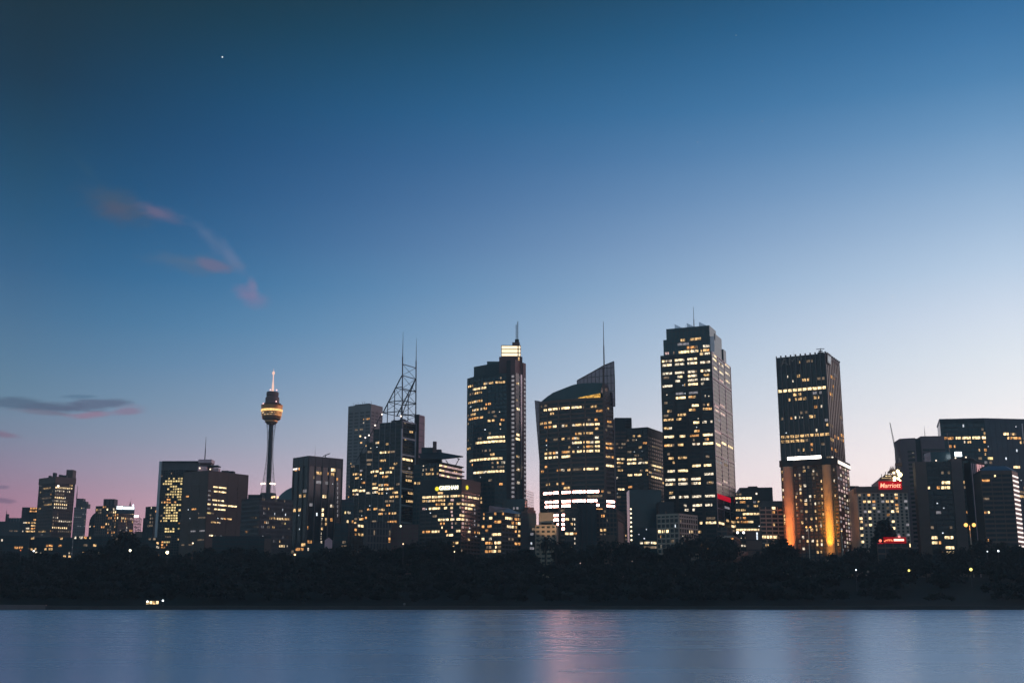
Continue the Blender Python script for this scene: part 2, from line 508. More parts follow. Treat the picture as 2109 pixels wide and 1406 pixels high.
class Bld:
    def __init__(s, name, label, plan, top, cat='building', back=None, group=None, kidx=None):
        """plan: world points left to right along the seen faces; top: (px, py) over plan[kidx]"""
        s.plan = [Vector(p) for p in plan]
        k = kidx if kidx is not None else (1 if len(plan) == 3 else 0)
        s.k = s.plan[k]
        s.H = P(top[0], top[1], s.k.y).z
        s.root = thing(name, label, cat, (s.k.x, s.k.y, ZG), group)
        s.faces = [Face(a, b) for a, b in zip(s.plan, s.plan[1:])]
        if len(plan) == 3 and back is None:
            s.back = [s.plan[0] + s.plan[2] - s.plan[1]]
        elif back is None or isinstance(back, (int, float)):
            d = back or 25
            a, b = s.plan[0], s.plan[-1]
            r = Vector((a.x + b.x, a.y + b.y)).normalized() * d
            s.back = [b + r, a + r]
        else:
            s.back = [Vector(q) for q in back]
        s.panes = []
        s.grids = []
    def outline(s, inset=0.0):
        pts = [*s.plan, *s.back]
        if inset:
            c = sum((Vector(p) for p in pts), Vector((0, 0))) / len(pts)
            pts = [c + (p - c) * (1 - inset / max((p - c).length, 1)) for p in pts]
        return [tuple(p) for p in pts]
    def body(s, mat, z1=None, z0=ZG, name='tower_body', inset=0):
        mb = MB(); mb.prism(s.outline(inset), z0, s.H if z1 is None else z1)
        return mb.build(name, mat, s.root)
    def block(s, name, mat, px0, px1, pytop, zbot, fi=0, off=2.0, depth=12.0, py=None, smooth=False):
        """roof block over face fi, px range at its top edge; set back by off"""
        f = s.faces[fi]
        q = Face(f.p0 - f.n * off, f.p1 - f.n * off)
        u0, z = q.pix(px0, pytop); u1, _ = q.pix(px1, pytop if py is None else py)
        mb = MB(); q.box(mb, u0, u1, -depth, 0, zbot, z)
        return mb.build(name, mat, s.root)
    def cap(s, mat, h=1.2, out=.5, name='parapet', z=None):
        mb = MB()
        z = s.H if z is None else z
        c = sum((Vector(p) for p in [*s.plan, *s.back]), Vector((0, 0))) / (len(s.plan) + len(s.back))
        pts = [tuple(c + (Vector(p) - c) * (1 + out / max((Vector(p) - c).length, 1))) for p in [*s.plan, *s.back]]
        mb.prism(pts, z - h, z + .15)
        return mb.build(name, mat, s.root)
    def antenna(s, px, pytop, pybot, Y=None, r=.35, mat=None, name='antenna'):
        Y = Y or s.k.y + 8
        a, b = P(px, pybot, Y), P(px, pytop, Y)
        mb = MB(); mb.tube((b.x, Y, a.z - 1.5), (b.x, Y, a.z + (b.z - a.z) * .45), r, r * .8); mb.tube((b.x, Y, a.z + (b.z - a.z) * .45), (b.x, Y, b.z), r * .55, r * .3)
        return mb.build(name, mat or M_METAL, s.root)
    def grid(s, fi, fh=4.0, bw=4.0, band=1.3, col=.6, mat=None, proud=.35, z0=None, z1=None, u0=0, u1=None, frame=True, bands=True, cols=True, colproud=None, top=0.0, colmat=None):
        f = s.faces[fi]
        u1 = f.len if u1 is None else u1
        z0 = ZG if z0 is None else z0
        z1 = (s.H if z1 is None else z1) - top
        nf = max(1, round((z1 - z0) / fh)); nb = max(1, round((u1 - u0) / bw))
        fh, bw = (z1 - z0) / nf, (u1 - u0) / nb
        g = dict(f=f, u0=u0, u1=u1, z0=z0, z1=z1, nf=nf, nb=nb, fh=fh, bw=bw, band=band, col=col)
        s.grids.append(g)
        if frame:
            mb = MB()
            prof = []
            if bands:
                for j in range(nf):
                    z = z0 + j * fh
                    prof += [(-.1, z), (proud, z), (proud, z + band), (-.1, z + band)]
            if top:
                prof += [(-.1, z1), (proud, z1), (proud, z1 + top - .02), (-.1, z1 + top - .02)]
            # one folded sheet: bands stand proud, the strips between them run behind the glass
            mb.v = [f.at(u, o, z) for o, z in prof for u in (u0, u1)]
            mb.f = [(2 * i, 2 * i + 1, 2 * i + 3, 2 * i + 2) for i in range(len(prof) - 1)]
            for i in range(0, len(prof), 4):
                mb.f += [(2 * i, 2 * i + 2, 2 * i + 4, 2 * i + 6), (2 * i + 7, 2 * i + 5, 2 * i + 3, 2 * i + 1)]
            if bands or top:
                mb.build('cladding', mat or M_DARK, s.root)
            if cols:
                mc = MB()
                cp = proud + .12 if colproud is None else colproud
                for i in range(nb + 1):
                    c = u0 + i * bw
                    f.box(mc, max(u0 - .02, c - col / 2), min(u1 + .02, c + col / 2), -.1, cp, z0, z1 + top - .04)
                mc.build('facade_ribs', colmat or mat or M_DARK, s.root)
        return g
    def pane(s, g, j, ua, ub, m, zpad=.1, single=False):
        f = g['f']
        za = g['z0'] + j * g['fh'] + g['band'] + zpad * .3
        zb = g['z0'] + (j + 1) * g['fh'] - zpad * .3
        if g['fh'] > 3.4: zb -= .17 * (zb - za)
        if zb - za < .4: zb = za + .4
        s.panes.append((f, ua, ub, za, zb, m))
    def cells(s, g, j, ua, ub, m, skip=.0):
        if j < 0 or j >= g['nf']: return
        bw, col = g['bw'], g['col']
        i0, i1 = int(max(0, (ua - g['u0']) // bw)), int(min(g['nb'] - 1, (ub - g['u0']) // bw))
        for i in range(i0, i1 + 1):
            a = max(ua, g['u0'] + i * bw + col / 2); b = min(ub, g['u0'] + (i + 1) * bw - col / 2)
            if b - a < .7: continue
            if random.random() < skip: continue
            n = 1 if (b - a) < 3.6 or m in 'x' else round((b - a) / 2.5)
            w = (b - a) / n
            for q in range(n):
                mm = m if n == 1 else random.choice(MIX.get(m, m))
                if mm != ' ': s.pane(g, j, a + q * w + .06, a + (q + 1) * w - .06, mm)
    def lit(s, k, txt, grids=None, skip=.0, minw=1.3, default='n'):
        gs = grids or s.grids
        for it in txt.split(';'):
            it = it.split()
            if not it: continue
            x0, x1, y = (float(q) for q in it[:3])
            m = it[3] if len(it) > 3 else default
            (xa, ya), (xb, _) = zp(k, x0, y), zp(k, x1, y)
            xm = (xa + xb) / 2
            zz = None
            best = None
            for g in gs:
                u, z = g['f'].pix(xm, ya)
                dd = max(g['u0'] - u, u - g['u1'], 0) + 50 * (not g['z0'] - 3 <= z <= g['z1'] + 3)
                if best is None or dd < best[0]: best = (dd, z)
            zz = best[1]
            for g in gs:
                ua, _ = g['f'].pix(xa, ya); ub, _ = g['f'].pix(xb, ya)
                if ub - ua < minw:
                    c = (ua + ub) / 2; ua, ub = c - minw / 2, c + minw / 2
                ua, ub = max(ua, g['u0']), min(ub, g['u1'])
                if ub - ua < .6: continue
                s.cells(g, int((zz - g['z0'] - g['band'] * .35) // g['fh']), ua, ub, m, skip)
    def rand(s, p=.1, grids=None, run=3, pal='nnwod', zmin=None, zmax=None, full=.5):
        """some more lit rooms; full = how much of a bay's width one room takes"""
        for g in grids or s.grids:
            for j in range(g['nf']):
                zc = g['z0'] + (j + .5) * g['fh']
                if zc < (zmin or 42) or zc > (zmax or 999): continue
                i = 0
                while i < g['nb']:
                    if random.random() < p:
                        m = random.choice(pal)
                        L = random.randint(1, run)
                        for q in range(L):
                            if i + q >= g['nb']: break
                            a = g['u0'] + (i + q) * g['bw'] + g['col'] / 2; b = a + g['bw'] - g['col']
                            w = (b - a) * random.uniform(full, 1)
                            o = random.uniform(0, (b - a) - w)
                            s.pane(g, j, a + o + .04, a + o + w - .04, m)
                        i += L
                    i += 1
    def specks(s, n, grids=None, zmin=48):
        """small bare lamps behind the dark glass"""
        for _ in range(n):
            g = random.choice(grids or s.grids)
            j = random.randrange(g['nf'])
            if g['z0'] + j * g['fh'] < zmin: continue
            u = random.uniform(g['u0'] + .5, g['u1'] - 1)
            za = g['z0'] + j * g['fh'] + g['band'] + random.uniform(.1, .5)
            s.panes.append((g['f'], u, u + random.uniform(.7, 1.1), za, za + random.uniform(.7, 1.0), random.choice('cccw')))
    def done(s, extra=.06):
        if extra and s.grids:
            s.rand(extra, [g for g in s.grids if g['bw'] > 1.2], 2, 'dddnnok', full=.35)
        panes = []
        for p in s.panes:                      # no two panes over one another
            if any(p[0] is q[0] and p[1] < q[2] and q[1] < p[2] and p[3] < q[4] and q[3] < p[4] for q in panes): continue
            panes.append(p)
        panes.sort(key=lambda p: -(p[2] - p[1]) * (p[4] - p[3]) * (.3 if p[5] in 'dk' else 1))
        rw = parent_world(s.root)
        for f, ua, ub, za, zb, m in panes[:100]:
            o = bpy.data.objects.new('window', unit_box(WM[m]))
            COL.objects.link(o)
            o.parent = s.root
            q = Vector(f.at(ua, -.05, za)) - rw
            o.location = q
            o.rotation_euler = (0, 0, f.ang)
            o.scale = (ub - ua, .12, zb - za)
        rest = panes[100:]
        if rest:
            me_mats = sorted({p[5] for p in rest})
            mb = MB()
            for f, ua, ub, za, zb, m in rest:
                f.box(mb, ua, ub, -.05, .07, za, zb)
            o = mb.build('small_windows', WM[me_mats[0]], s.root)
            for m in me_mats[1:]:
                o.data.materials.append(WM[m])
            for i, p in enumerate(rest):
                for k in range(6):
                    o.data.polygons[i * 6 + k].material_index = me_mats.index(p[5])
            o['kind'] = 'stuff'
        return s

# ------------------------------------------------------------------ water, ground, shore
def make_water():
    m = bpy.data.materials.new('harbour_water')
    m.use_nodes = True
    nt = m.node_tree
    nt.nodes.remove(nt.nodes['Principled BSDF'])
    gl = nd(nt, 'ShaderNodeBsdfGlossy')
    gl.inputs['Color'].default_value = (.71, .84, .98, 1)
    df = nd(nt, 'ShaderNodeBsdfDiffuse')
    df.inputs['Color'].default_value = (.018, .045, .075, 1)
    mx = nd(nt, 'ShaderNodeMixShader')
    mx.inputs[0].default_value = .84
    nt.links.new(df.outputs[0], mx.inputs[1]); nt.links.new(gl.outputs[0], mx.inputs[2])
    nt.links.new(mx.outputs[0], nt.nodes['Material Output'].inputs[0])
    g = nd(nt, 'ShaderNodeNewGeometry')
    def nz(sc, det, rot=0.0):
        mp = nd(nt, 'ShaderNodeMapping')
        mp.inputs['Scale'].default_value = sc
        mp.inputs['Rotation'].default_value = (0, 0, rot)
        nt.links.new(g.outputs['Position'], mp.inputs[0])
        n = nd(nt, 'ShaderNodeTexNoise')
        n.inputs['Scale'].default_value = 1
        n.inputs['Detail'].default_value = det
        nt.links.new(mp.outputs[0], n.inputs['Vector'])
        return n.outputs[0]
    big = nz((.012, .035, 1), 3, .06)
    mid = nz((.05, .16, 1), 3, -.05)
    r = mth(nt, 'ADD', mth(nt, 'MULTIPLY', big, .10), .18)
    r = mth(nt, 'ADD', r, mth(nt, 'MULTIPLY', mid, .08))
    nt.links.new(r, gl.inputs['Roughness'])
    bp = nd(nt, 'ShaderNodeBump')
    bp.inputs['Strength'].default_value = .045
    bp.inputs['Distance'].default_value = .12
    nt.links.new(mth(nt, 'ADD', mid, mth(nt, 'MULTIPLY', nz((.06, .3, 1), 2, .04), .25)), bp.inputs['Height'])
    nt.links.new(bp.outputs[0], gl.inputs['Normal'])
    mb = MB()
    mb.v = [(-3500, -1500, 0), (3500, -1500, 0), (3500, 640, 0), (-3500, 640, 0)]
    mb.f = [(0, 1, 2, 3)]
    o = mb.build('water', m)
    tag(o, None, None, kind='structure')
make_water()

def shore(x):
    """distance of the water's edge"""
    px = PW / 2 + x / 600 * F
    return 606 + 7 * math.sin(x * .011 + 1.1) + 4 * math.sin(x * .027) - max(0, x) * .02
def gz(x, y):
    d = y - shore(x)
    if d < 0: return -3.0
    if d < 3: return 1.7
    t = min(1, max(0, (d - 25) / 190))
    t = t * t * (3 - 2 * t)
    return 1.75 + d * .012 * (1 - t) + t * (ZG - 1.75) + .5 * math.sin(x * .05) * math.sin(y * .045) * t * (1 - t) * 4

def make_ground():
    xs = [-3500, -2500, -1200] + [i * 10 for i in range(-65, 66)] + [1200, 2500, 3500]
    dys = [1.0, 3.5, 8, 15, 25] + [35 + 9 * i for i in range(22)] + [260, 300, 400, 600, 1150, 1500, 2000, 2900]
    mb = MB()
    for d in dys:
        for x in xs:
            y = shore(x) + d
            mb.v.append((x, y, gz(x, y) if d < 250 else ZG if d < 1200 else 95))
    n = len(xs)
    for j in range(len(dys) - 1):
        for i in range(n - 1):
            mb.f.append((j * n + i, j * n + i + 1, (j + 1) * n + i + 1, (j + 1) * n + i))
    o = mb.build('ground', principled('lawn_ground', (.015, .021, .020), .95, .2, 0, .5, .12), smooth=True)
    tag(o, None, None, kind='structure')
make_ground()

def make_seawall(xa, xb, h, mat, label):
    mb = MB()
    x = xa
    while x < xb:
        x2 = min(x + 12, xb)
        a, b = Vector((x, shore(x))), Vector((x2, shore(x2)))
        f = Face(a, b)
        f.box(mb, 0, f.len + .02, -2.2, 0.3, -1.5, h)
        f.box(mb, 0, f.len + .02, -2.4, .55, h, h + .28)
        x = x2
    o = mb.build('sea_wall', mat)
    tag(o, label, 'sea wall')
make_seawall(-620, -232, 2.15, principled('pinkish_sandstone_wall', (.16, .125, .125), .9), 'pale pinkish stone sea wall along the water at the far left shore')
make_seawall(-232, 700, 1.55, principled('dark_wet_stone', (.055, .052, .050), .8), 'low dark stone sea wall edging the park below the skyscrapers')

# ------------------------------------------------------------------ trees
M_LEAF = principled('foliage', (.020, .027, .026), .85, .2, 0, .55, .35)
M_BARK = principled('bark', (.05, .042, .036), .9)
def tree_geo(seed, kind, nleaf, big=1.0):
    """unit-height tree: (trunk verts, faces), (crown verts, faces)"""
    rnd = random.Random(seed)
    t, c = MB(), MB()
    t.tube((0, 0, -.06), (.01, 0, .22), .034, .026, 8)
    t.tube((.01, 0, .22), (rnd.uniform(-.03, .03), rnd.uniform(-.03, .03), .62), .026, .010, 7)
    clumps = []
    if kind == 'round':
        rx, rz, cz = rnd.uniform(.46, .60), .36, .62
        for _ in range(26):
            a = rnd.uniform(0, 6.283); r = math.sqrt(rnd.random()) * .82; h = rnd.uniform(-.75, .9)
            w = math.sqrt(max(.06, 1 - h * h))
            clumps.append((rx * r * w * math.cos(a), rx * r * w * math.sin(a), cz + rz * h * .8, rnd.uniform(.09, .17)))
    elif kind == 'fig':
        for _ in range(34):
            a = rnd.uniform(0, 6.283); r = math.sqrt(rnd.random()) * .80
            clumps.append((r * math.cos(a), r * math.sin(a), .36 + .50 * (1 - r * r) * rnd.uniform(.35, 1.0), rnd.uniform(.10, .18)))
    elif kind == 'tall':
        for i in range(28):
            h = rnd.random(); w = .30 * math.sin(math.pi * (.12 + .80 * h)) + .05
            a = rnd.uniform(0, 6.283); r = math.sqrt(rnd.random()) * w
            clumps.append((r * math.cos(a), r * math.sin(a), .20 + .74 * h, rnd.uniform(.06, .12)))
    elif kind == 'pine':
        for k in range(9):
            h = .22 + .72 * k / 8; w = .30 * (1 - k / 9.5)
            for q in range(6):
                a = q * 1.047 + k * .5 + rnd.uniform(-.2, .2)
                clumps.append((w * .75 * math.cos(a), w * .75 * math.sin(a), h + rnd.uniform(-.015, .015), .05 + .05 * (1 - k / 9)))
    for x, y, z, r in clumps[::4]:
        t.tube((.01, 0, .24 + .25 * rnd.random()), (x * .8, y * .8, z), .013, .004, 5)
    if kind == 'palm':
        t = MB(); t.tube((0, 0, -.06), (.03, 0, .78), .028, .020, 8)
        for k in range(26):
            a = k * 2.4; e = rnd.uniform(-.3, 1.1); L = rnd.uniform(.26, .36)
            p = Vector((.03, 0, .78))
            for q in range(6):
                d = Vector((math.cos(a) * math.cos(e), math.sin(a) * math.cos(e), math.sin(e))) * (L / 6)
                w = Vector((-math.sin(a), math.cos(a), 0)) * (.035 * (1 - abs(q - 2) / 6))
                n = len(c.v)
                c.v += [tuple(p - w), tuple(p + w), tuple(p + d + w * .85), tuple(p + d - w * .85)]
                c.f.append((n, n + 1, n + 2, n + 3))
                p = p + d; e -= .34
        return t, c
    per = max(4, nleaf // len(clumps))
    for x, y, z, r in clumps:
        for _ in range(per):
            v = Vector((rnd.gauss(0, 1), rnd.gauss(0, 1), rnd.gauss(0, .8))).normalized() * r * rnd.uniform(.45, 1.12)
            p = Vector((x, y, z)) + v
            nrm = (v.normalized() + Vector((rnd.gauss(0, .6), rnd.gauss(0, .6), rnd.gauss(0, .6)))).normalized()
            u = nrm.orthogonal().normalized(); w = nrm.cross(u)
            a = rnd.uniform(0, 6.283); s = rnd.uniform(.024, .050) * big
            e1 = (u * math.cos(a) + w * math.sin(a)) * s; e2 = (w * math.cos(a) - u * math.sin(a)) * s * .7
            n = len(c.v)
            c.v += [tuple(p - e1), tuple(p + e2), tuple(p + e1), tuple(p - e2)]
            c.f.append((n, n + 1, n + 2, n + 3))
    return t, c

TREES = {}
for kind, ns in (('round', 4), ('fig', 3), ('tall', 2), ('pine', 1), ('palm', 1)):
    TREES[kind] = []
    for i in range(ns):
        t, c = tree_geo(hash_seed := (100 + len(kind) * 17 + i * 7), kind, 1700)
        ms = []
        for nme, mb, mt in (('trunk', t, M_BARK), ('crown', c, M_LEAF)):
            me = bpy.data.meshes.new(nme)
            me.from_pydata(mb.v, [], mb.f); me.materials.append(mt)
            ms.append(me)
        TREES[kind].append(ms)

def tree(px, ptop, Y, kind, label, wide=1.0, group=None, name='tree', cat='tree'):
    q = P(px, ptop, Y)
    zg = gz(q.x, Y)
    h = max(4.0, q.z - zg)
    o = thing(name, label, cat, (q.x, Y, zg), group)
    o.rotation_euler = (0, 0, random.uniform(0, 6.283))
    k = .97 if kind != 'palm' else .92
    hh = h / k
    o.scale = (hh * wide, hh * wide, hh)
    ms = random.choice(TREES[kind])
    for me in ms:
        c = bpy.data.objects.new(me.name, me)
        COL.objects.link(c); c.parent = o
    return o

TL = 'dark leafy tree in the row of crowns along the top of the park'
TG = 'trees along the top of the park'
# crest of the park, left to right: x, top y, kind, width factor
CREST = [(-15, 1132, 'round', 1.2), (18, 1137, 'round', 1.2), (50, 1139, 'fig', 1.1), (84, 1137, 'round', 1.3), (118, 1138, 'round', 1.2), (146, 1141, 'fig', 1.0),
         (176, 1136, 'round', 1.1), (200, 1130, 'round', 1.0), (228, 1122, 'round', 1.0), (306, 1122, 'round', 1.1), (325, 1136, 'fig', .9),
         (362, 1142, 'round', 1.0), (395, 1134, 'round', 1.1), (426, 1130, 'round', 1.1), (455, 1127, 'fig', 1.0), (488, 1129, 'round', 1.1), (520, 1130, 'round', 1.0),
         (552, 1130, 'fig', .9), (585, 1136, 'round', 1.0), (622, 1146, 'round', 1.0), (652, 1139, 'round', 1.0), (676, 1130, 'round', 1.1), (704, 1121, 'round', 1.0),
         (732, 1118, 'fig', .9), (764, 1130, 'round', 1.1), (796, 1131, 'round', 1.1), (824, 1127, 'round', .9), (852, 1116, 'round', 1.0),
         (912, 1112, 'round', .9), (934, 1127, 'round', 1.0), (962, 1134, 'round', 1.0), (992, 1143, 'fig', .9), (1024, 1141, 'round', 1.0), (1056, 1136, 'round', 1.1), (1086, 1132, 'round', 1.1),
         (1166, 1116, 'round', 1.0), (1196, 1126, 'fig', .9), (1222, 1124, 'round', .9), (1290, 1120, 'round', 1.0), (1318, 1124, 'round', 1.0), (1346, 1130, 'fig', .9), (1374, 1131, 'round', .9),
         (1402, 1118, 'round', .8), (1488, 1106, 'round', .9), (1538, 1142, 'round', .9), (1566, 1134, 'round', .9), (1586, 1124, 'round', .8),
         (1634, 1128, 'round', .8), (1662, 1148, 'round', .9), (1690, 1146, 'fig', .8), (1718, 1139, 'round', 1.0), (1748, 1132, 'round', 1.0), (1776, 1127, 'round', 1.0),
         (1848, 1126, 'round', .9), (1874, 1130, 'round', 1.0), (1904, 1132, 'fig', .9), (1934, 1131, 'round', 1.1), (1964, 1132, 'round', 1.0), (1990, 1129, 'round', .9),
         (2064, 1116, 'round', 1.0), (2090, 1124, 'round', 1.0), (2122, 1128, 'round', 1.1)]
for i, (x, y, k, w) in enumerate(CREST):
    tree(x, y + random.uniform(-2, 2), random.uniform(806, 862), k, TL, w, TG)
tree(264, 1094, 850, 'round', 'tall dark bushy tree standing before the hotel block with the blue-white roof sign', 1.05)
tree(885, 1106, 835, 'fig', 'broad dark domed tree under the yellow lit sign building', .95)
tree(1122, 1101, 830, 'palm', 'spiky palm silhouette in front of the warmly lit beige building', .9, name='palm_tree', cat='palm')
tree(1146, 1108, 832, 'palm', 'smaller spiky palm right of the tallest palm by the beige building', .9, name='palm_tree', cat='palm')
tree(1255, 1108, 838, 'fig', 'wide dark domed tree below the brown fluted block', 1.0)
tree(1446, 1090, 830, 'fig', 'largest dark domed tree, just right of the pale corner office block', .9)
tree(1608, 1108, 826, 'round', 'dark rounded tree left of the orange floodlit hotel pillar', .95)
tree(1820, 1074, 880, 'pine', 'pointed dark conifer in front of the hotel with the red neon roof sign', 1.25, name='conifer_tree')
tree(2030, 1110, 845, 'round', 'dark rounded tree right of the tall orange double street lamp', 1.0)

def make_wood():
    rnd = random.Random(5)
    verts, faces = [], []
    geos = [tree_geo(300 + i, k, 760, 1.7)[1] for i, k in enumerate(('round', 'fig', 'round', 'fig'))]
    for row, (Ya, Yb, n, ha, hb) in enumerate(((782, 806, 74, 10, 14), (745, 770, 66, 11, 15), (705, 732, 60, 10, 15), (664, 694, 54, 9, 14), (632, 654, 52, 6, 10))):
        for i in range(n):
            Y = rnd.uniform(Ya, Yb)
            w = .47 * Y
            x = -w + 2 * w * (i + rnd.uniform(.1, .9)) / n
            px = PW / 2 + x / Y * F
            if row >= 2 and (1838 < px < 1905 or 1955 < px < 2042): continue      # the open lit lawn on the right
            if row >= 2 and 1735 < px < 1790 and Y > 690: continue
            h = rnd.uniform(ha, hb)
            zg = gz(x, Y); g = rnd.choice(geos); a = rnd.uniform(0, 6.283); ca, sa = math.cos(a) * h * 1.25, math.sin(a) * h * 1.25
            b = len(verts)
            verts += [(x + v[0] * ca - v[1] * sa, Y + v[0] * sa + v[1] * ca, zg + v[2] * h * .97) for v in g.v]
            faces += [(f[0] + b, f[1] + b, f[2] + b, f[3] + b) for f in g.f]
    mb = MB(); mb.v, mb.f = verts, faces
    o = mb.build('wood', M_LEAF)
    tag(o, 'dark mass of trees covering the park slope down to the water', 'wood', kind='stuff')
make_wood()

# ------------------------------------------------------------------ the tallest towers
def tower_tv():
    Y = 1720.0
    top = P(563.5, 765, Y)
    cx = top.x
    def zy(py): return P(555, py, Y).z
    k = Y / F * 1.02
    t = thing('observation_tower', 'slender observation tower with a gold lit turret and glowing spire', 'tower', (cx, Y, ZG))
    c = (cx, Y)
    mb = MB(); mb.lathe(c, [(4.9 * k, ZG), (4.7 * k, zy(1000)), (4.4 * k, zy(900)), (4.6 * k, zy(868))], 24)
    mb.build('shaft', M_BLACK, t, smooth=True)
    mb = MB(); mb.lathe(c, [(8 * k, zy(874)), (13 * k, zy(869)), (13 * k, zy(866)), (18.4 * k, zy(863)), (19.8 * k, zy(858)), (21.3 * k, zy(843)), (21.8 * k, zy(837)), (22.3 * k, zy(834.5)), (15 * k, zy(833.5))], 40)
    tu = mb.build('turret', M_GOLD, t)
    mb = MB(); mb.lathe(c, [(21.0 * k, zy(848)), (21.75 * k, zy(847.6)), (21.9 * k, zy(843.6)), (21.0 * k, zy(843.2))], 40)
    mb.build('lit_band', emission('turret_band', (1, .58, .20), 1.5, .3), tu)
    for q, (py, rr) in enumerate(((852.4, 20.75), (856.2, 20.2))):
        for i in range(26):
            a = math.radians(-176 + 172 * (i + .5) / 26)
            if random.random() < (.45 if i < 17 else .1): continue
            u = unit_box(WM[random.choice('nwd' if i < 17 else 'oo')])  # orange panes on the right stand in for the sunset's reflection
            o = bpy.data.objects.new('window', u); COL.objects.link(o); o.parent = tu
            r = rr * k
            o.location = Vector((cx + r * math.cos(a), Y + r * math.sin(a), zy(py))) - parent_world(tu)
            o.rotation_euler = (0, 0, a + math.pi / 2); o.scale = (1.7, .5, 1.3)
    mb = MB(); mb.lathe(c, [(14 * k, zy(833.6)), (18 * k, zy(832)), (18 * k, zy(831)), (14.2 * k, zy(830)), (14 * k, zy(819)), (12.2 * k, zy(817.5)), (11.4 * k, zy(815.5)), (12.4 * k, zy(814.5)), (12.4 * k, zy(808)), (11 * k, zy(807))], 32)
    mb.build('upper_drum', M_REDST, t)
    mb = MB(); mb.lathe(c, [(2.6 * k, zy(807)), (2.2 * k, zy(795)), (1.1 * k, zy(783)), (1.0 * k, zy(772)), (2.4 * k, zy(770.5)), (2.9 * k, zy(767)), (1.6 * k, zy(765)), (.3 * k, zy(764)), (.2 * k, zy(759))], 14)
    sp = mb.build('spire', emission('floodlit_spire', (1, .62, .50), 1.15), t)  # emission in place of floodlight falling on the spire
    mb = MB(); mb.ball((cx, Y, zy(766.5)), 2.2 * k)
    mb.build('beacon_lamp', emission('pink_beacon', (1, .55, .70), 2.2), t)
    for dx, dy in ((-4.5, 803), (8.5, 803.5), (-16, 832.5), (10, 828)):
        mb = MB(); mb.ball((cx + dx * k, Y - 10 * k if dy > 820 else Y - 2, zy(dy)), 1.5 * k)
        mb.build('floodlight', emission('pink_flood', (1, .60, .58), 1.8), t)
    N = 28
    za, zb = zy(872), zy(1018)
    for i in range(N):
        a = 2 * math.pi * i / N; s = 1 if i % 2 else -1
        mb = MB(); mb.tube((cx + 9.5 * k * math.cos(a), Y + 9.5 * k * math.sin(a), za), (cx + 15 * k * math.cos(a + s * 2.0), Y + 15 * k * math.sin(a + s * 2.0), zb), .16 * k, seg=4)
        mb.build('stay_cable', M_METAL, t)
    mb = MB(); mb.lathe(c, [(16 * k, zy(1030)), (16 * k, zy(1016)), (14 * k, zy(1015))], 24)
    mb.build('cable_anchor_ring', M_DARK, t)
    for i, dx in enumerate((-13, -9, -5.5, 6.5, 10, 13)):
        mb = MB(); mb.ball((cx + dx * k, Y - math.sqrt(max(0, 14.5 ** 2 - dx * dx)) * k, zy(996.5)), 1.7 * k)
        mb.build('ring_lamp', emission('ring_lamp', (1, .84, .60), 4.5), t)
    return t
tower_tv()

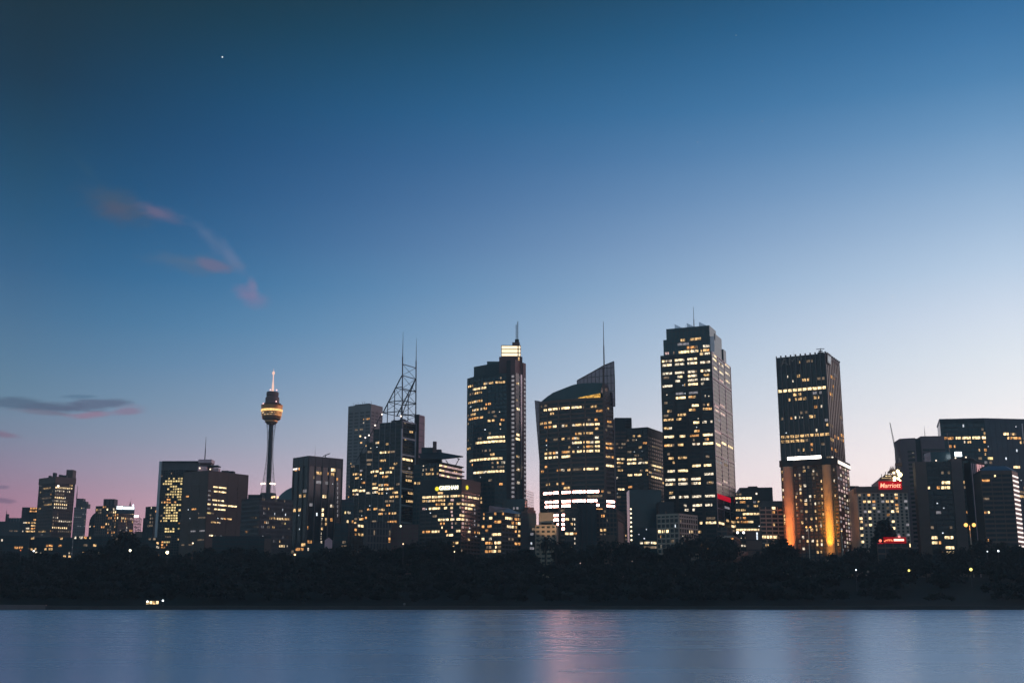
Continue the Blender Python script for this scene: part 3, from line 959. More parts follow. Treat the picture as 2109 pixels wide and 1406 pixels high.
def bank_tower():
    b = Bld('bank_tower', 'tallest black glass office tower with blue glass crown and thin mast', corner(1360, 1465, 1503, 1130, 23, 724), (1465, 724), 'skyscraper')
    b.body(M_GLASS)
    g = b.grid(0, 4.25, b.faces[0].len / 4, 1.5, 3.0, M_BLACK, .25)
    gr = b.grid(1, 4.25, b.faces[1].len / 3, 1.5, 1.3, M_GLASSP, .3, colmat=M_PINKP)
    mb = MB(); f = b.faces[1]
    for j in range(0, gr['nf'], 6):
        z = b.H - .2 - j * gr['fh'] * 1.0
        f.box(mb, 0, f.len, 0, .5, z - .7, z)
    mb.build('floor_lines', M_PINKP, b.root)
    b.lit('7', '300 357 328 w;370 423 318 w;437 492 308 w;505 563 299 w;300 357 352 w;370 423 342 w;437 492 333 w;505 563 324 w;303 357 400 w;372 423 393 w;440 492 382 w;512 563 373 w;310 340 428 d;385 412 413 w;440 492 408 w;512 560 400 d;303 360 453 w;372 400 443 w;440 495 433 w;512 560 422 w;422 428 461 n;440 497 456 b;510 530 452 w;'
          '374 430 539 b;445 486 533 o;535 540 526 w;465 502 578 b;525 560 575 d;330 355 596 d;387 432 612 n;446 486 605 n;525 575 598 n;308 365 646 n;380 408 640 n;310 365 620 d;472 507 654 b;518 545 650 w;565 577 649 w;310 355 697 n;477 505 704 o;385 430 712 d;310 368 742 b;398 428 737 b;518 581 722 b;534 556 748 o;312 370 795 n;388 418 792 n;467 508 783 w;521 581 776 b;'
          '360 372 892 n;330 374 918 w;387 442 914 b;466 513 908 b;527 571 904 b;316 374 970 w;390 442 965 w;457 512 961 w;528 583 954 w;316 374 996 w;390 442 991 w;457 512 987 w;528 583 980 d;340 372 1070 w;390 450 1067 w;465 515 1062 w;530 590 1056 w;420 435 1118 w;468 520 1114 w;530 575 1110 w;425 448 1142 w;468 480 1140 w;508 522 1217 b;537 598 1216 b;470 480 760 d;540 560 845 d;330 345 845 d', [g])
    b.lit('7', '578 600 302 w;612 636 316 w;645 668 330 w;578 600 330 w;612 636 342 w;645 668 353 w;580 602 375 w;615 636 385 w;647 670 403 w;617 637 438 p;647 672 450 w;590 612 574 p;618 645 582 p;590 615 605 p;622 645 612 p;592 622 725 p;595 620 778 b;628 652 788 b;660 688 796 b;612 640 1217 b;680 704 1226 b;600 625 985 p;635 660 990 p;600 630 870 k;640 665 880 k;655 685 700 k;600 625 660 k', [gr])
    b.specks(22, [g]); b.rand(.035, [g], 1, 'ddno', full=.3)
    # crimson lit floors low on the narrow side
    (xa, ya), (xb, yb) = zp('7', 602, 1062), zp('7', 672, 1062)
    ua, z = f.pix(xa, ya); ub, _ = f.pix(xb, yb)
    z0 = f.pix(*zp('7', 602, 1076))[1]; z1 = f.pix(*zp('7', 602, 1050))[1]
    mb = MB(); f.box(mb, ua, ub, .2, .62, z0, z1)
    mb.build('red_light_panel', M_REDSOFT, b.root)
    # crown
    L = b.faces[0]
    zr = b.H
    zA = P(1461, 693, 1134).z; zB = P(1476, 676, 1150).z
    wl = L.len
    def crown(nm, mat, u0, u1, o0, o1, z0, z1):
        mb = MB(); L.box(mb, u0, u1, o0, o1, z0, z1); return mb.build(nm, mat, b.root)
    cr = crown('crown_storey', M_GLASST, 3.0, wl - 1.0, -26, -1.2, zr, zA)
    crown('crown_screen', M_GLASST, 5.0, wl - 2.5, -34, -6, zA - .02, zB)
    crown('crown_screen', M_GLASST, wl - 8, wl - 2, -56, -28, zr, zB - 4)
    mb = MB()
    for i in range(1, 12):
        u = 3.0 + (wl - 4.0) * i / 12
        L.box(mb, u - .18, u + .18, -1.3, -.95, zr + .1, zA - .2)
        if 5.2 < u < wl - 2.7: L.box(mb, u - .18, u + .18, -6.1, -5.75, zA + .02, zB - .3)
    L.box(mb, 3.0, wl - 1.0, -1.3, -.9, zA - 4.2, zA - 3.8)
    L.box(mb, 5.0, wl - 2.5, -6.1, -5.7, zB - 3.6, zB - 3.2)
    mb.build('crown_ribs', M_BLACK, b.root)
    crown('crown_screen', M_GLASST, wl - 8, wl - 1, -70, -58, zr, zA - 2)
    gp = bpy.data.materials.new('blue_glass_fin'); gp.use_nodes = True
    nt = gp.node_tree; pb = nt.nodes['Principled BSDF']; pb.inputs['Base Color'].default_value = (.42, .55, .72, 1); pb.inputs['Roughness'].default_value = .15; pb.inputs['Alpha'].default_value = .45
    for px, py in ((1385, 681), (1410, 677), (1435.5, 673)):
        u, z = L.pix(px, py)
        mb = MB()
        q = [(u, zB - .3), (u + 8.5, zB - .3), (u + 8.5, zB + .2), (u, max(z + 2.0, zB + 5))]
        mb.hexa([L.at(a, -8.6, w) for a, w in q] + [L.at(a, -8.9, w) for a, w in q])
        mb.build('glass_fin', gp, b.root)
    mb = MB(); L.box(mb, wl - 1.0, wl + 3.0, -1.6, -1.2, zr + .1, P(1462, 692, 1130).z)
    mb.build('glass_fin', gp, b.root)
    g2 = b.grid(0, 4.25, wl / 4, 1.0, 1.0, None, .2, z0=zr, z1=zA, frame=False)
    g2['f'] = Face(L.p0 - L.n * 1.2, L.p1 - L.n * 1.2)
    g2['u0'], g2['u1'] = 4, wl - 2
    b.lit('F', '180 250 930 p;265 290 985 w;430 800 870 b;580 790 835 o;880 1010 800 w;845 1010 900 n;335 350 915 d', [g2])
    b.antenna(1428, 632, 678, 1165, .5)
    for px, py in ((1401, 677), (1412, 668), (1420, 670), (1457, 672)):
        b.antenna(px, py, 690, 1160, .18)
    mb = MB(); q = P(1451, 677, 1150); mb.box(q.x - 1.6, q.x + 1.6, 1149, 1153, zB - .5, zB + 1.6); mb.build('roof_plant', M_METAL, b.root)
    b.done()
bank_tower()

def dark_fin_tower():
    b = Bld('office_tower', 'black square tower with vertical fins and two small wall emblems of lettering', corner(1598, 1699.5, 1727, 1010, 29, 727), (1699.5, 727), 'skyscraper')
    b.body(M_GLASS)
    L, R = b.faces
    g = b.grid(0, 4.1, L.len / 10, 1.2, .85, M_GREY, .3, bands=False, colproud=.9)
    gr = b.grid(1, 4.1, R.len / 8, .9, .9, M_REDST, .3, bands=False, colproud=.4)
    for f, n in ((L, 10), (R, 8)):
        for i in range(n + 1):
            mb = MB(); f.box(mb, max(0, f.len * i / n - .5), min(f.len, f.len * i / n + .5), -.7, .88, b.H, b.H + 1.5); mb.build('fin_tip', M_BLACK, b.root)
    mb = MB()
    L.box(mb, .6, L.len * .47, .0, .45, b.H - 14, b.H - .3)
    mb.build('crown_panel', M_DARK, b.root)
    mb = MB()
    for f in (L, R):
        f.box(mb, 0, f.len, 0, .35, b.H - 3, b.H - .05)
    mb.build('roof_band', M_DARK, b.root)
    u, z = L.pix(*zp('J', 262, 470))
    text_mesh('lettering', 'AMP', emission('dim_letters', (.55, .62, .70), .055), b.root, L.at(u, .62, z), L.ang, 9.5, .12, 1.05)
    u, z = R.pix(*zp('J', 1580, 362))
    mb = MB(); R.box(mb, u - .6, u + 11.5, .9, 1.05, z - 1.0, z + 9); mb.build('sign_board', M_DARK, b.root)
    text_mesh('lettering', 'AMP', emission('pale_letters', (.80, .84, .92), .50), b.root, R.at(u, 1.2, z), R.ang, 10.0, .12, .62, bold=.05)
    b.lit('8', '320 628 322 b;430 502 383 n;550 585 372 n;378 400 393 n;440 462 241 n;470 522 264 n;565 620 253 d;522 560 496 n;400 412 508 o;340 660 618 n;340 490 656 n;495 515 650 d;528 545 675 o;340 365 505 d;480 490 712 n;530 545 708 o;378 384 247 w;412 418 272 w;515 520 437 w;597 603 428 w;566 570 578 w;430 436 505 w;455 460 507 w', [g])
    b.lit('8', '660 685 243 o;650 670 352 o;720 740 605 o;685 740 624 o;665 700 712 o', [gr])
    b.specks(6, [g])
    mb = MB(); q = P(1690, 727, 1020)
    mb.box(q.x - 2.4, q.x + 2.4, 1018, 1022, b.H, b.H + 2.6); mb.tube((q.x, 1020, b.H), (q.x, 1020, b.H + 6.5), .35)
    mb.tube((q.x - 3.6, 1020, b.H + 5.6), (q.x + 3.6, 1020, b.H + 6.1), .3); mb.tube((q.x - 1.8, 1020, b.H + 3.9), (q.x + 1.8, 1020, b.H + 3.9), .5)
    mb.build('radar_mast', M_BLACK, b.root)
    b.antenna(1634.5, 719, 738, 1015, .14)
    b.done()
dark_fin_tower()

def pillar_hotel():
    b = Bld('hotel_tower', 'hotel with two orange floodlit round pillars below the black fin tower', corner(1607, 1722, 1747, 950, 27, 943), (1722, 943), 'hotel')
    b.body(M_BROWN)
    L, R = b.faces
    zt = P(1722, 956, 950).z
    fhz = 3.02
    nb = 13
    # window piers and floor bands between the pillars
    g = b.grid(0, fhz, L.len / nb, .85, 1.15, M_DARK, .5, z1=zt)
    gr = b.grid(1, 3.2, R.len / 5, 1.25, R.len / 5 * .42, M_REDST, .04, z1=zt, colproud=.05)
    mb = MB()
    for f in (L, R):
        f.box(mb, -.8, f.len + .8, -.5, 1.1, zt, b.H + .3)
    mb.build('parapet_band', M_BLACK, b.root)
    lampsets = []
    for (xa, ya, xb, yb) in ((352, 830, 415, 820), (604, 806, 661, 800)):
        u0, _ = L.pix(*zp('8', xa, ya)); u1, _ = L.pix(*zp('8', xb, yb))
        c, r = (u0 + u1) / 2, (u1 - u0) / 2
        pts = []
        for i in range(13):
            t = math.pi * i / 12
            pts.append(L.at(c - r * math.cos(t), 1.0 + r * .85 * math.sin(t), 0)[:2])
        pts += [L.at(c + r, -.4, 0)[:2], L.at(c - r, -.4, 0)[:2]]
        mb = MB(); mb.prism(pts, ZG, zt - .05)
        mb.build('pillar', principled('pillar_stone', (.42, .33, .25), .8), b.root, smooth=False)
        lampsets.append((c, r))
    lit = '487 846;552 840;422 874;455 872;422 897 d;455 896 d;555 888 d;592 910;460 943;492 942;596 960;460 968;461 993;430 1020;530 1013;562 1011;597 1008;465 1044;497 1040;432 1068;499 1064;566 1060;599 1058;434 1092;601 1085 d;436 1118 d;470 1115 d;502 1113;568 1110;605 1135;603 1160 d;472 1165;571 1185;603 1184;540 1212;575 1210;510 1213;477 1264;510 1287;545 1285;578 1283;606 1284;578 1310;606 1308;482 1337;672 830 d;675 906;681 1005;692 1180;345 857;350 975;352 1010;355 1120;358 1145;360 1170;700 1310;672 980 d;497 1162 d;540 1062 d'
    b.lit('8', ';'.join('%s %s %s %s' % (float(a[0]) - 9, float(a[0]) + 9, a[1], a[2] if len(a) > 2 else random.choice('nnnw')) for a in (q.split() for q in lit.split(';'))), [g], minw=2.6)
    for j in range(gr['nf']):
        for i in range(gr['nb']):
            lo = j / gr['nf']
            if random.random() < (.9 if i > 1 else .45):
                a = gr['u0'] + i * gr['bw'] + gr['col'] / 2
                b.pane(gr, j, a, a + gr['bw'] - gr['col'], random.choice('ppwk') if random.random() < .8 else 'd')
    mb = MB(); u0, z0 = L.pix(1622, 944); u1, z1 = L.pix(1690, 935)
    L.box(mb, u0, u1, -1.0, .2, b.H + .6, b.H + 2.9)
    mb.build('light_strip', M_TUBE, b.root)
    mb = MB(); R.box(mb, 1.0, R.len - .5, 1.12, 1.35, b.H - 4.2, b.H - 1.6)
    mb.build('light_strip', emission('lit_loggia', (1, .88, .74), 2.0), b.root)
    for i in range(9):
        mb = MB(); u = 3 + i * (L.len - 6) / 8
        if i in (1, 5, 8):
            mb.ball(L.at(u, -.6, b.H + .9), .7); mb.build('roof_lamp', emission('roof_lamp', (1, .8, .6), 2), b.root)
    for i, (c, r) in enumerate(lampsets):
        for k, (hz, pw) in enumerate(((26, 1.0), (42, 1.5), (58, 2.1), (76, 2.6), (30, .16))):
            ld = bpy.data.lights.new('pillar_floodlight', 'SPOT')
            ld.energy = (98000, 150000)[i] * pw * ((1.7, 1.0, .6, .35, 1), (1.7, .75, .34, .2, 1))[i][k]; ld.color = ((1, .25, .045), (1, .38, .03))[i]
            ld.spot_size = math.radians(34 - 5 * k if k < 4 else 95); ld.spot_blend = .8; ld.shadow_soft_size = .4
            o = bpy.data.objects.new('pillar_floodlight', ld); COL.objects.link(o)
            o.parent = b.root
            p = Vector(L.at(c, r + 15, 33.0)); tgt = Vector(L.at(c, 1.0 + r * .5, ZG + 14 + hz))
            o.location = p - parent_world(b.root)
            o.rotation_euler = (p - tgt).to_track_quat('Z', 'Y').to_euler()
    b.done()
pillar_hotel()

def sail_tower():
    pl = [(1111, 1038.7), (1128, 1031.6), (1150, 1025.2), (1175, 1020), (1205, 1015.4), (1243, 1012)]
    zr = 836
    pts = [(ray(x, zr).x * Y, Y) for x, Y in pl]
    back = [(pts[-1][0] + 2, 1046), (pts[0][0] + 5, 1066)]
    b = Bld('glass_tower', 'glass tower topped by a curved sail of pinkish glass and a needle mast', pts, (1243, 818), 'skyscraper', back, kidx=5)
    # main curved front
    b.body(M_GLASS, b.H)
    H = b.H
    for i, f in enumerate(b.faces):
        b.grid(i, 3.85, f.len / (1 if i else 1), 1.5, 1.25, M_BROWN, .35, top=2.5)
    main = list(b.grids)
    # right-hand wing
    w = [(ray(1245, zr).x * 1014, 1014), (ray(1262.5, zr).x * 1022, 1022)]
    wf = Face(*w); b.faces.append(wf)
    mb = MB(); mb.prism([tuple(w[0]), tuple(w[1]), (w[1][0] + 1, 1044), (w[0][0], 1044)], ZG, H + 6)
    mb.build('right_wing', M_GLASS, b.root)
    b.grid(6 - 1, 3.85, wf.len, 1.6, .6, M_DARK, .3)
    wing = b.grids[-1:]
    # mast column and needle
    c = (ray(1244, zr).x * 1010.5)
    mb = MB(); mb.box(c - .75, c + .75, 1009.6, 1011.6, ZG, P(1244, 757, 1010.5).z); mb.build('mast_column', M_BROWN, b.root)
    b.antenna(1242.6, 662, 752, 1010.5, .62)
    # dark curved roof behind the parapet
    A = Face(pts[0], pts[-1])
    def upt(k, x, y, dep=6):
        q = Face(A.p0 - A.n * dep, A.p1 - A.n * dep); u, z = q.pix(*zp(k, x, y)); return q, u, z
    def profile(name, mat, k, poly, dep, th):
        mb = MB(); n = len(poly)
        fr, bk = [], []
        for x, y in poly:
            q, u, z = upt(k, x, y, dep)
            fr.append(q.at(u, 0, z)); bk.append(q.at(u, -th, z))
        mb.v = fr + bk
        mb.f = [tuple(range(n))[::-1], tuple(range(n, 2 * n))] + [(i, (i + 1) % n, n + (i + 1) % n, n + i) for i in range(n)]
        return mb.build(name, mat, b.root)
    profile('roof_shell', M_GLASST, 'C', [(190, 960), (200, 890), (300, 810), (410, 735), (560, 675), (740, 605), (830, 575), (1000, 552), (1180, 543), (1365, 548), (1340, 690), (1320, 960)], 7, 16)
    # lit roof garden under the shell
    q = Face(A.p0 - A.n * 4.5, A.p1 - A.n * 4.5)
    u0, z0 = q.pix(*zp('C', 900, 860)); u1, z1 = q.pix(*zp('C', 1318, 750))
    zc = q.pix(*zp('C', 900, 820))[1]
    mb = MB(); mb.v = [q.at(u0, .2, z0), q.at(u1, .2, z0), q.at(u1, .2, z1), q.at(u0, .2, zc - .5), q.at(u0, -1, z0), q.at(u1, -1, z0), q.at(u1, -1, z1), q.at(u0, -1, zc - .5)]
    mb.f = [(0, 1, 2, 3), (7, 6, 5, 4), (0, 4, 5, 1), (1, 5, 6, 2), (2, 6, 7, 3), (3, 7, 4, 0)]
    mb.build('lit_atrium', emission('amber_atrium', (1, .52, .10), 1.15, .55), b.root)
    mb = MB()
    for i in range(12):
        u = u0 + (u1 - u0) * (i + .3) / 12
        mb.tube(q.at(u, .5, z0), q.at(u + 2.0, .5, z0 + (z1 - z0) * (.35 + .65 * i / 12)), .16, seg=4)
    mb.build('atrium_struts', M_BROWN, b.root)
    # sail glass
    sg = bpy.data.materials.new('sail_glass'); sg.use_nodes = True
    nt = sg.node_tree; pb = nt.nodes['Principled BSDF']; pb.inputs['Base Color'].default_value = (.24, .14, .20, 1); pb.inputs['Roughness'].default_value = .35; pb.inputs['Alpha'].default_value = .74
    sail = [(880, 600), (880, 500), (1050, 405), (1200, 322), (1385, 215), (1590, 132), (1605, 500), (1612, 1000), (1480, 1000), (1480, 640), (1330, 640)]
    def lattice(nm, poly, dep, du, dv, r, parent):
        """glazing bars clipped to the polygon"""
        P2 = [upt('C', x, y, dep)[1:] for x, y in poly]
        qf = upt('C', 0, 0, dep)[0]
        mb = MB()
        us = [p[0] for p in P2]; vs = [p[1] for p in P2]
        def spans(val, ax):
            xs = []
            for i in range(len(P2)):
                a, c2 = P2[i], P2[(i + 1) % len(P2)]
                if (a[ax] - val) * (c2[ax] - val) < 0:
                    t = (val - a[ax]) / (c2[ax] - a[ax]); xs.append(a[1 - ax] + t * (c2[1 - ax] - a[1 - ax]))
            xs.sort(); return list(zip(xs[::2], xs[1::2]))
        u = math.floor(min(us))
        while u < max(us):
            for a, c2 in spans(u, 0): mb.tube(qf.at(u, .35, a), qf.at(u, .35, c2), r, seg=4)
            u += du
        v = math.floor(min(vs))
        while v < max(vs):
            for a, c2 in spans(v, 1): mb.tube(qf.at(a, .35, v), qf.at(c2, .35, v), r, seg=4)
            v += dv
        for i in range(len(P2)):
            a, c2 = P2[i], P2[(i + 1) % len(P2)]
            mb.tube(qf.at(a[0], .3, a[1]), qf.at(c2[0], .3, c2[1]), r * 1.5, seg=4)
        return mb.build(nm, M_BLACK, parent)
    s1 = profile('sail', sg, 'C', sail, 12, .35); lattice('glazing_bars', sail, 12, 3.7, 7.0, .27, s1)
    lf = [(62, 888), (150, 900), (165, 1400), (205, 2200), (235, 2830), (215, 2830), (150, 2000), (100, 1400)]
    s2 = profile('sail', sg, 'C', lf, 1.0, .35); lattice('glazing_bars', lf, 1.0, 1.3, 4.0, .14, s2)
    s3 = profile('sail', sg, 'C', [(150, 900), (270, 905), (270, 930), (152, 975)], 2.0, .35)
    b.lit('C', '235 385 1085 b;405 545 1057 b;575 752 1025 b;772 962 1000 b;985 1010 985 d;1045 1190 983 n;1215 1260 980 n;165 220 1352 n;240 385 1325 n;245 380 1395 o;410 480 1385 b;580 750 1345 n;780 962 1325 n;990 1195 1308 b;1220 1310 1300 b;1080 1190 1218 d;1215 1275 1218 o;290 540 912 o;175 205 1020 d;245 300 1010 d', main)
    b.lit('6', '110 155 636 d;288 325 688 o;300 325 686 n;400 420 680 n;330 420 655 d;113 140 735 o;165 200 724 d;212 263 717 n;270 325 711 n;333 390 706 n;400 423 706 w;250 263 764 n;271 326 758 b;334 392 755 n;401 428 752 b;334 392 781 n;401 428 777 b;115 155 803 n;162 197 797 n;211 263 790 n;272 287 787 n;335 390 782 n;116 156 828 b;163 200 821 b;211 262 815 b;271 327 806 b;335 391 803 b;401 428 801 b;116 132 878 o;183 205 917 o;210 262 912 n;335 395 903 b;402 420 901 b;275 325 908 d;95 110 910 o;122 145 996 n;212 226 987 o;183 195 992 n;'
          '108 156 1045 x;163 205 1040 x;212 266 1034 x;273 330 1029 x;336 397 1026 x;403 423 1025 x;118 157 1094 x;164 205 1088 x;212 266 1084 x;273 330 1079 x;336 397 1076 x;403 413 1076 x;118 157 1117 x;164 205 1113 x;212 262 1107 x;355 397 1100 x;403 425 1098 x;166 206 1160 x;213 228 1157 x;166 206 1182 x;213 228 1182 x;185 206 1206 x;213 228 1206 x;190 206 1232 x;213 228 1232 x;190 206 1256 x;425 450 1032 o', main)
    b.lit('6', '455 495 492 o;455 495 480 o;460 480 552 n;470 495 626 o;455 480 675 d;455 505 743 o;455 505 768 o;458 510 817 n;455 512 889 b;460 500 890 b;455 520 1085 x;455 520 1110 x;470 490 1042 d', wing)
    b.specks(12, main); b.rand(.05, main, 1, 'ddno', full=.25)
    b.done()
sail_tower()

def round_crown_tower():
    pl = [(963, 1141), (976, 1131), (996, 1122), (1020, 1115.5), (1044, 1112)]
    zr = 776
    pts = [(ray(x, zr).x * Y, Y) for x, Y in pl]
    kx = ray(1061.5, zr).x * 1110
    b = Bld('stepped_tower', 'stepped dark tower with brightly lit louvred lantern and ladder mast on top', pts + [(kx, 1110), (ray(1081, zr).x * 1127, 1127)], (1044, 768), 'skyscraper', [(ray(1081, zr).x * 1127 - 2, 1165), (pts[0][0] + 4, 1172)], kidx=4)
    H = b.H
    zt2 = P(1081, 749, 1127).z
    b.body(M_GLASST, H)
    for i in range(4):
        b.grid(i, 4.1, b.faces[i].len / 3, 1.55, .35, M_DARKG, .3, top=3)
    main = list(b.grids)
    # stone pilasters around the corner
    fP, fR = b.faces[4], b.faces[5]
    mb = MB(); fP.box(mb, 0, fP.len * .48, -6, 1.0, ZG, P(1048, 742, 1111).z); mb.build('pilaster', M_BLACK, b.root)
    mb = MB(); fP.box(mb, fP.len * .48, fP.len, -8, 1.4, ZG, P(1056, 741, 1110).z); mb.build('pilaster', M_REDST, b.root)
    mb = MB(); fR.box(mb, fR.len * .70, fR.len, -10, 1.2, ZG, zt2); mb.build('pilaster', M_REDST, b.root)
    mb = MB(); fR.box(mb, 0, fR.len * .70, -9, -.2, H - 2, P(1066, 742, 1114).z); mb.build('upper_wall', M_REDST, b.root)
    f2 = Face(fP.at(0, 1.4, 0)[:2], fP.at(fP.len, 1.4, 0)[:2]); f3 = Face(fR.at(0, 1.2, 0)[:2], fR.at(fR.len, 1.2, 0)[:2])
    f1 = Face(fR.at(0, 0, 0)[:2], fR.at(fR.len, 0, 0)[:2])
    gg = []
    for f, u0, u1 in ((f2, fP.len * .56, fP.len * .94), (f3, fR.len * .78, fR.len * .96)):
        zz0, zz1 = ZG, P(1056, 772, 1110).z
        g = dict(f=f, u0=u0, u1=u1, z0=zz0, z1=zz1, nf=round((zz1 - zz0) / 4.1), nb=1, fh=(zz1 - zz0) / round((zz1 - zz0) / 4.1), bw=u1 - u0, band=1.5, col=.5)
        gg.append(g)
        for j in range(g['nf']):
            b.pane(g, j, u0 + .3, u1 - .3, 'k')  # dim glow stands in for skylight on the pale glass
    g1 = b.grid(5, 4.1, fR.len * .45, 1.5, .3, M_GLASST, .25, u1=fR.len * .45)
    u0, u1 = fR.len * .48, fR.len * .64
    mb = MB(); fR.box(mb, u0, u1, -.1, .8, P(1073, 985, 1118).z, P(1073, 768, 1118).z)
    mb.build('sky_reflection_strip', principled('sky_reflection_glass', (.30, .30, .36), .2, .5, .6, .1), b.root)  # pale strip stands in for the bright sky mirrored in this face
    # stepped top
    def blk(nm, mat, xa, xb, yt, zb, Y, dep):
        q0 = P(xa, yt, Y); q1 = P(xb, yt, Y)
        mb = MB(); mb.box(q0.x, q1.x, Y, Y + dep, zb, q0.z); return mb.build(nm, mat, b.root)
    t1 = [(ray(x, 750).x * Y, Y) for x, Y in ((976, 1139), (1000, 1128), (1030, 1121), (1060, 1118))]
    mb = MB(); mb.prism(t1 + [(t1[-1][0] + 6, 1150), (t1[0][0] + 3, 1160)], H - .5, P(1030, 748, 1121).z); mb.build('upper_storey', M_DARKG, b.root)
    blk('roof_plant', M_GLASST, 1003, 1030, 744, H, 1128, 14)
    blk('tower_shoulder', M_REDST, 1028, 1076, 734.5, H, 1119, 22)
    zs = P(1050, 734.5, 1119).z
    q0, q1 = P(1033.5, 733, 1120), P(1071.5, 733, 1120)
    hl_ = P(1060, 711.5, 1120).z
    lan = MB(); lan.box(q0.x, q1.x, 1120, 1138, zs + .05, hl_); ln = lan.build('lantern', emission('lantern_glow', (1, .80, .52), 1.7), b.root)
    mb = MB()
    for i in range(4):
        z = zs + .6 + (hl_ - zs - .6) * i / 3
        mb.box(q0.x - .6, q1.x + .6, 1119.2, 1138.6, z - .45, z + .2)
    mb.box(q1.x - 2.6, q1.x - 1.6, 1119.4, 1120, zs, hl_)
    mb.build('louvre', M_BROWN, ln)
    blk('core', M_REDST, 1055, 1070.5, 704.5, zs, 1126, 12)
    blk('core', M_DARK, 1060.5, 1069, 698.5, zs, 1128, 8)
    Ym = 1130
    a, c2 = P(1063, 699, Ym), P(1066.5, 699, Ym)
    t_a, t_c = P(1063, 668, Ym).z, P(1066.5, 662, Ym).z
    mb = MB(); mb.tube((a.x, Ym, a.z - 2), (a.x, Ym, t_a), .33); mb.tube((c2.x, Ym, a.z - 2), (c2.x, Ym, t_c), .38)
    for i in range(8):
        z = a.z + (t_a - a.z) * (i + .3) / 8
        mb.tube((a.x, Ym, z), (c2.x, Ym, z + .3), .22, seg=4)
    mb.build('ladder_mast', M_METAL, b.root)
    # lit column of windows below the lantern
    gcol = dict(f=Face((q0.x, 1118.95), (q1.x + 4, 1118.95)), u0=0, u1=q1.x - q0.x + 4, z0=zs - 30, z1=zs, nf=12, nb=1, fh=2.5, bw=30, band=.5, col=.2)
    b.lit('B', '782 803 560 n;782 803 578 n;782 803 596 n;782 803 614 n;782 803 662 n;782 803 693 n', [gcol])
    b.lit('5', '400 525 413 n;342 417 443 b;350 405 468 n;315 342 430 n;315 395 522 n;340 425 567 n;330 358 597 n;318 400 620 o;420 522 710 b;358 525 738 b;370 392 716 d;325 510 840 b;440 465 810 n;505 525 852 w;345 520 916 b;333 360 378 d;385 400 373 d;408 445 790 d;500 520 608 o;460 475 608 d;480 520 884 d;500 520 860 d;320 345 845 n;430 450 960 d;395 420 790 d;340 355 600 n', main)
    b.lit('5', '590 620 418 n;590 632 718 b;585 635 742 b;590 610 565 b;590 612 835 n;590 632 915 n;592 610 987 w', [g1])
    b.lit('5', '560 573 440 w;560 573 563 b;560 573 592 w;560 573 710 n;560 573 738 n', [gg[0]])
    b.specks(26, main); b.rand(.03, main, 2, 'ddno', full=.35)
    b.done()
round_crown_tower()

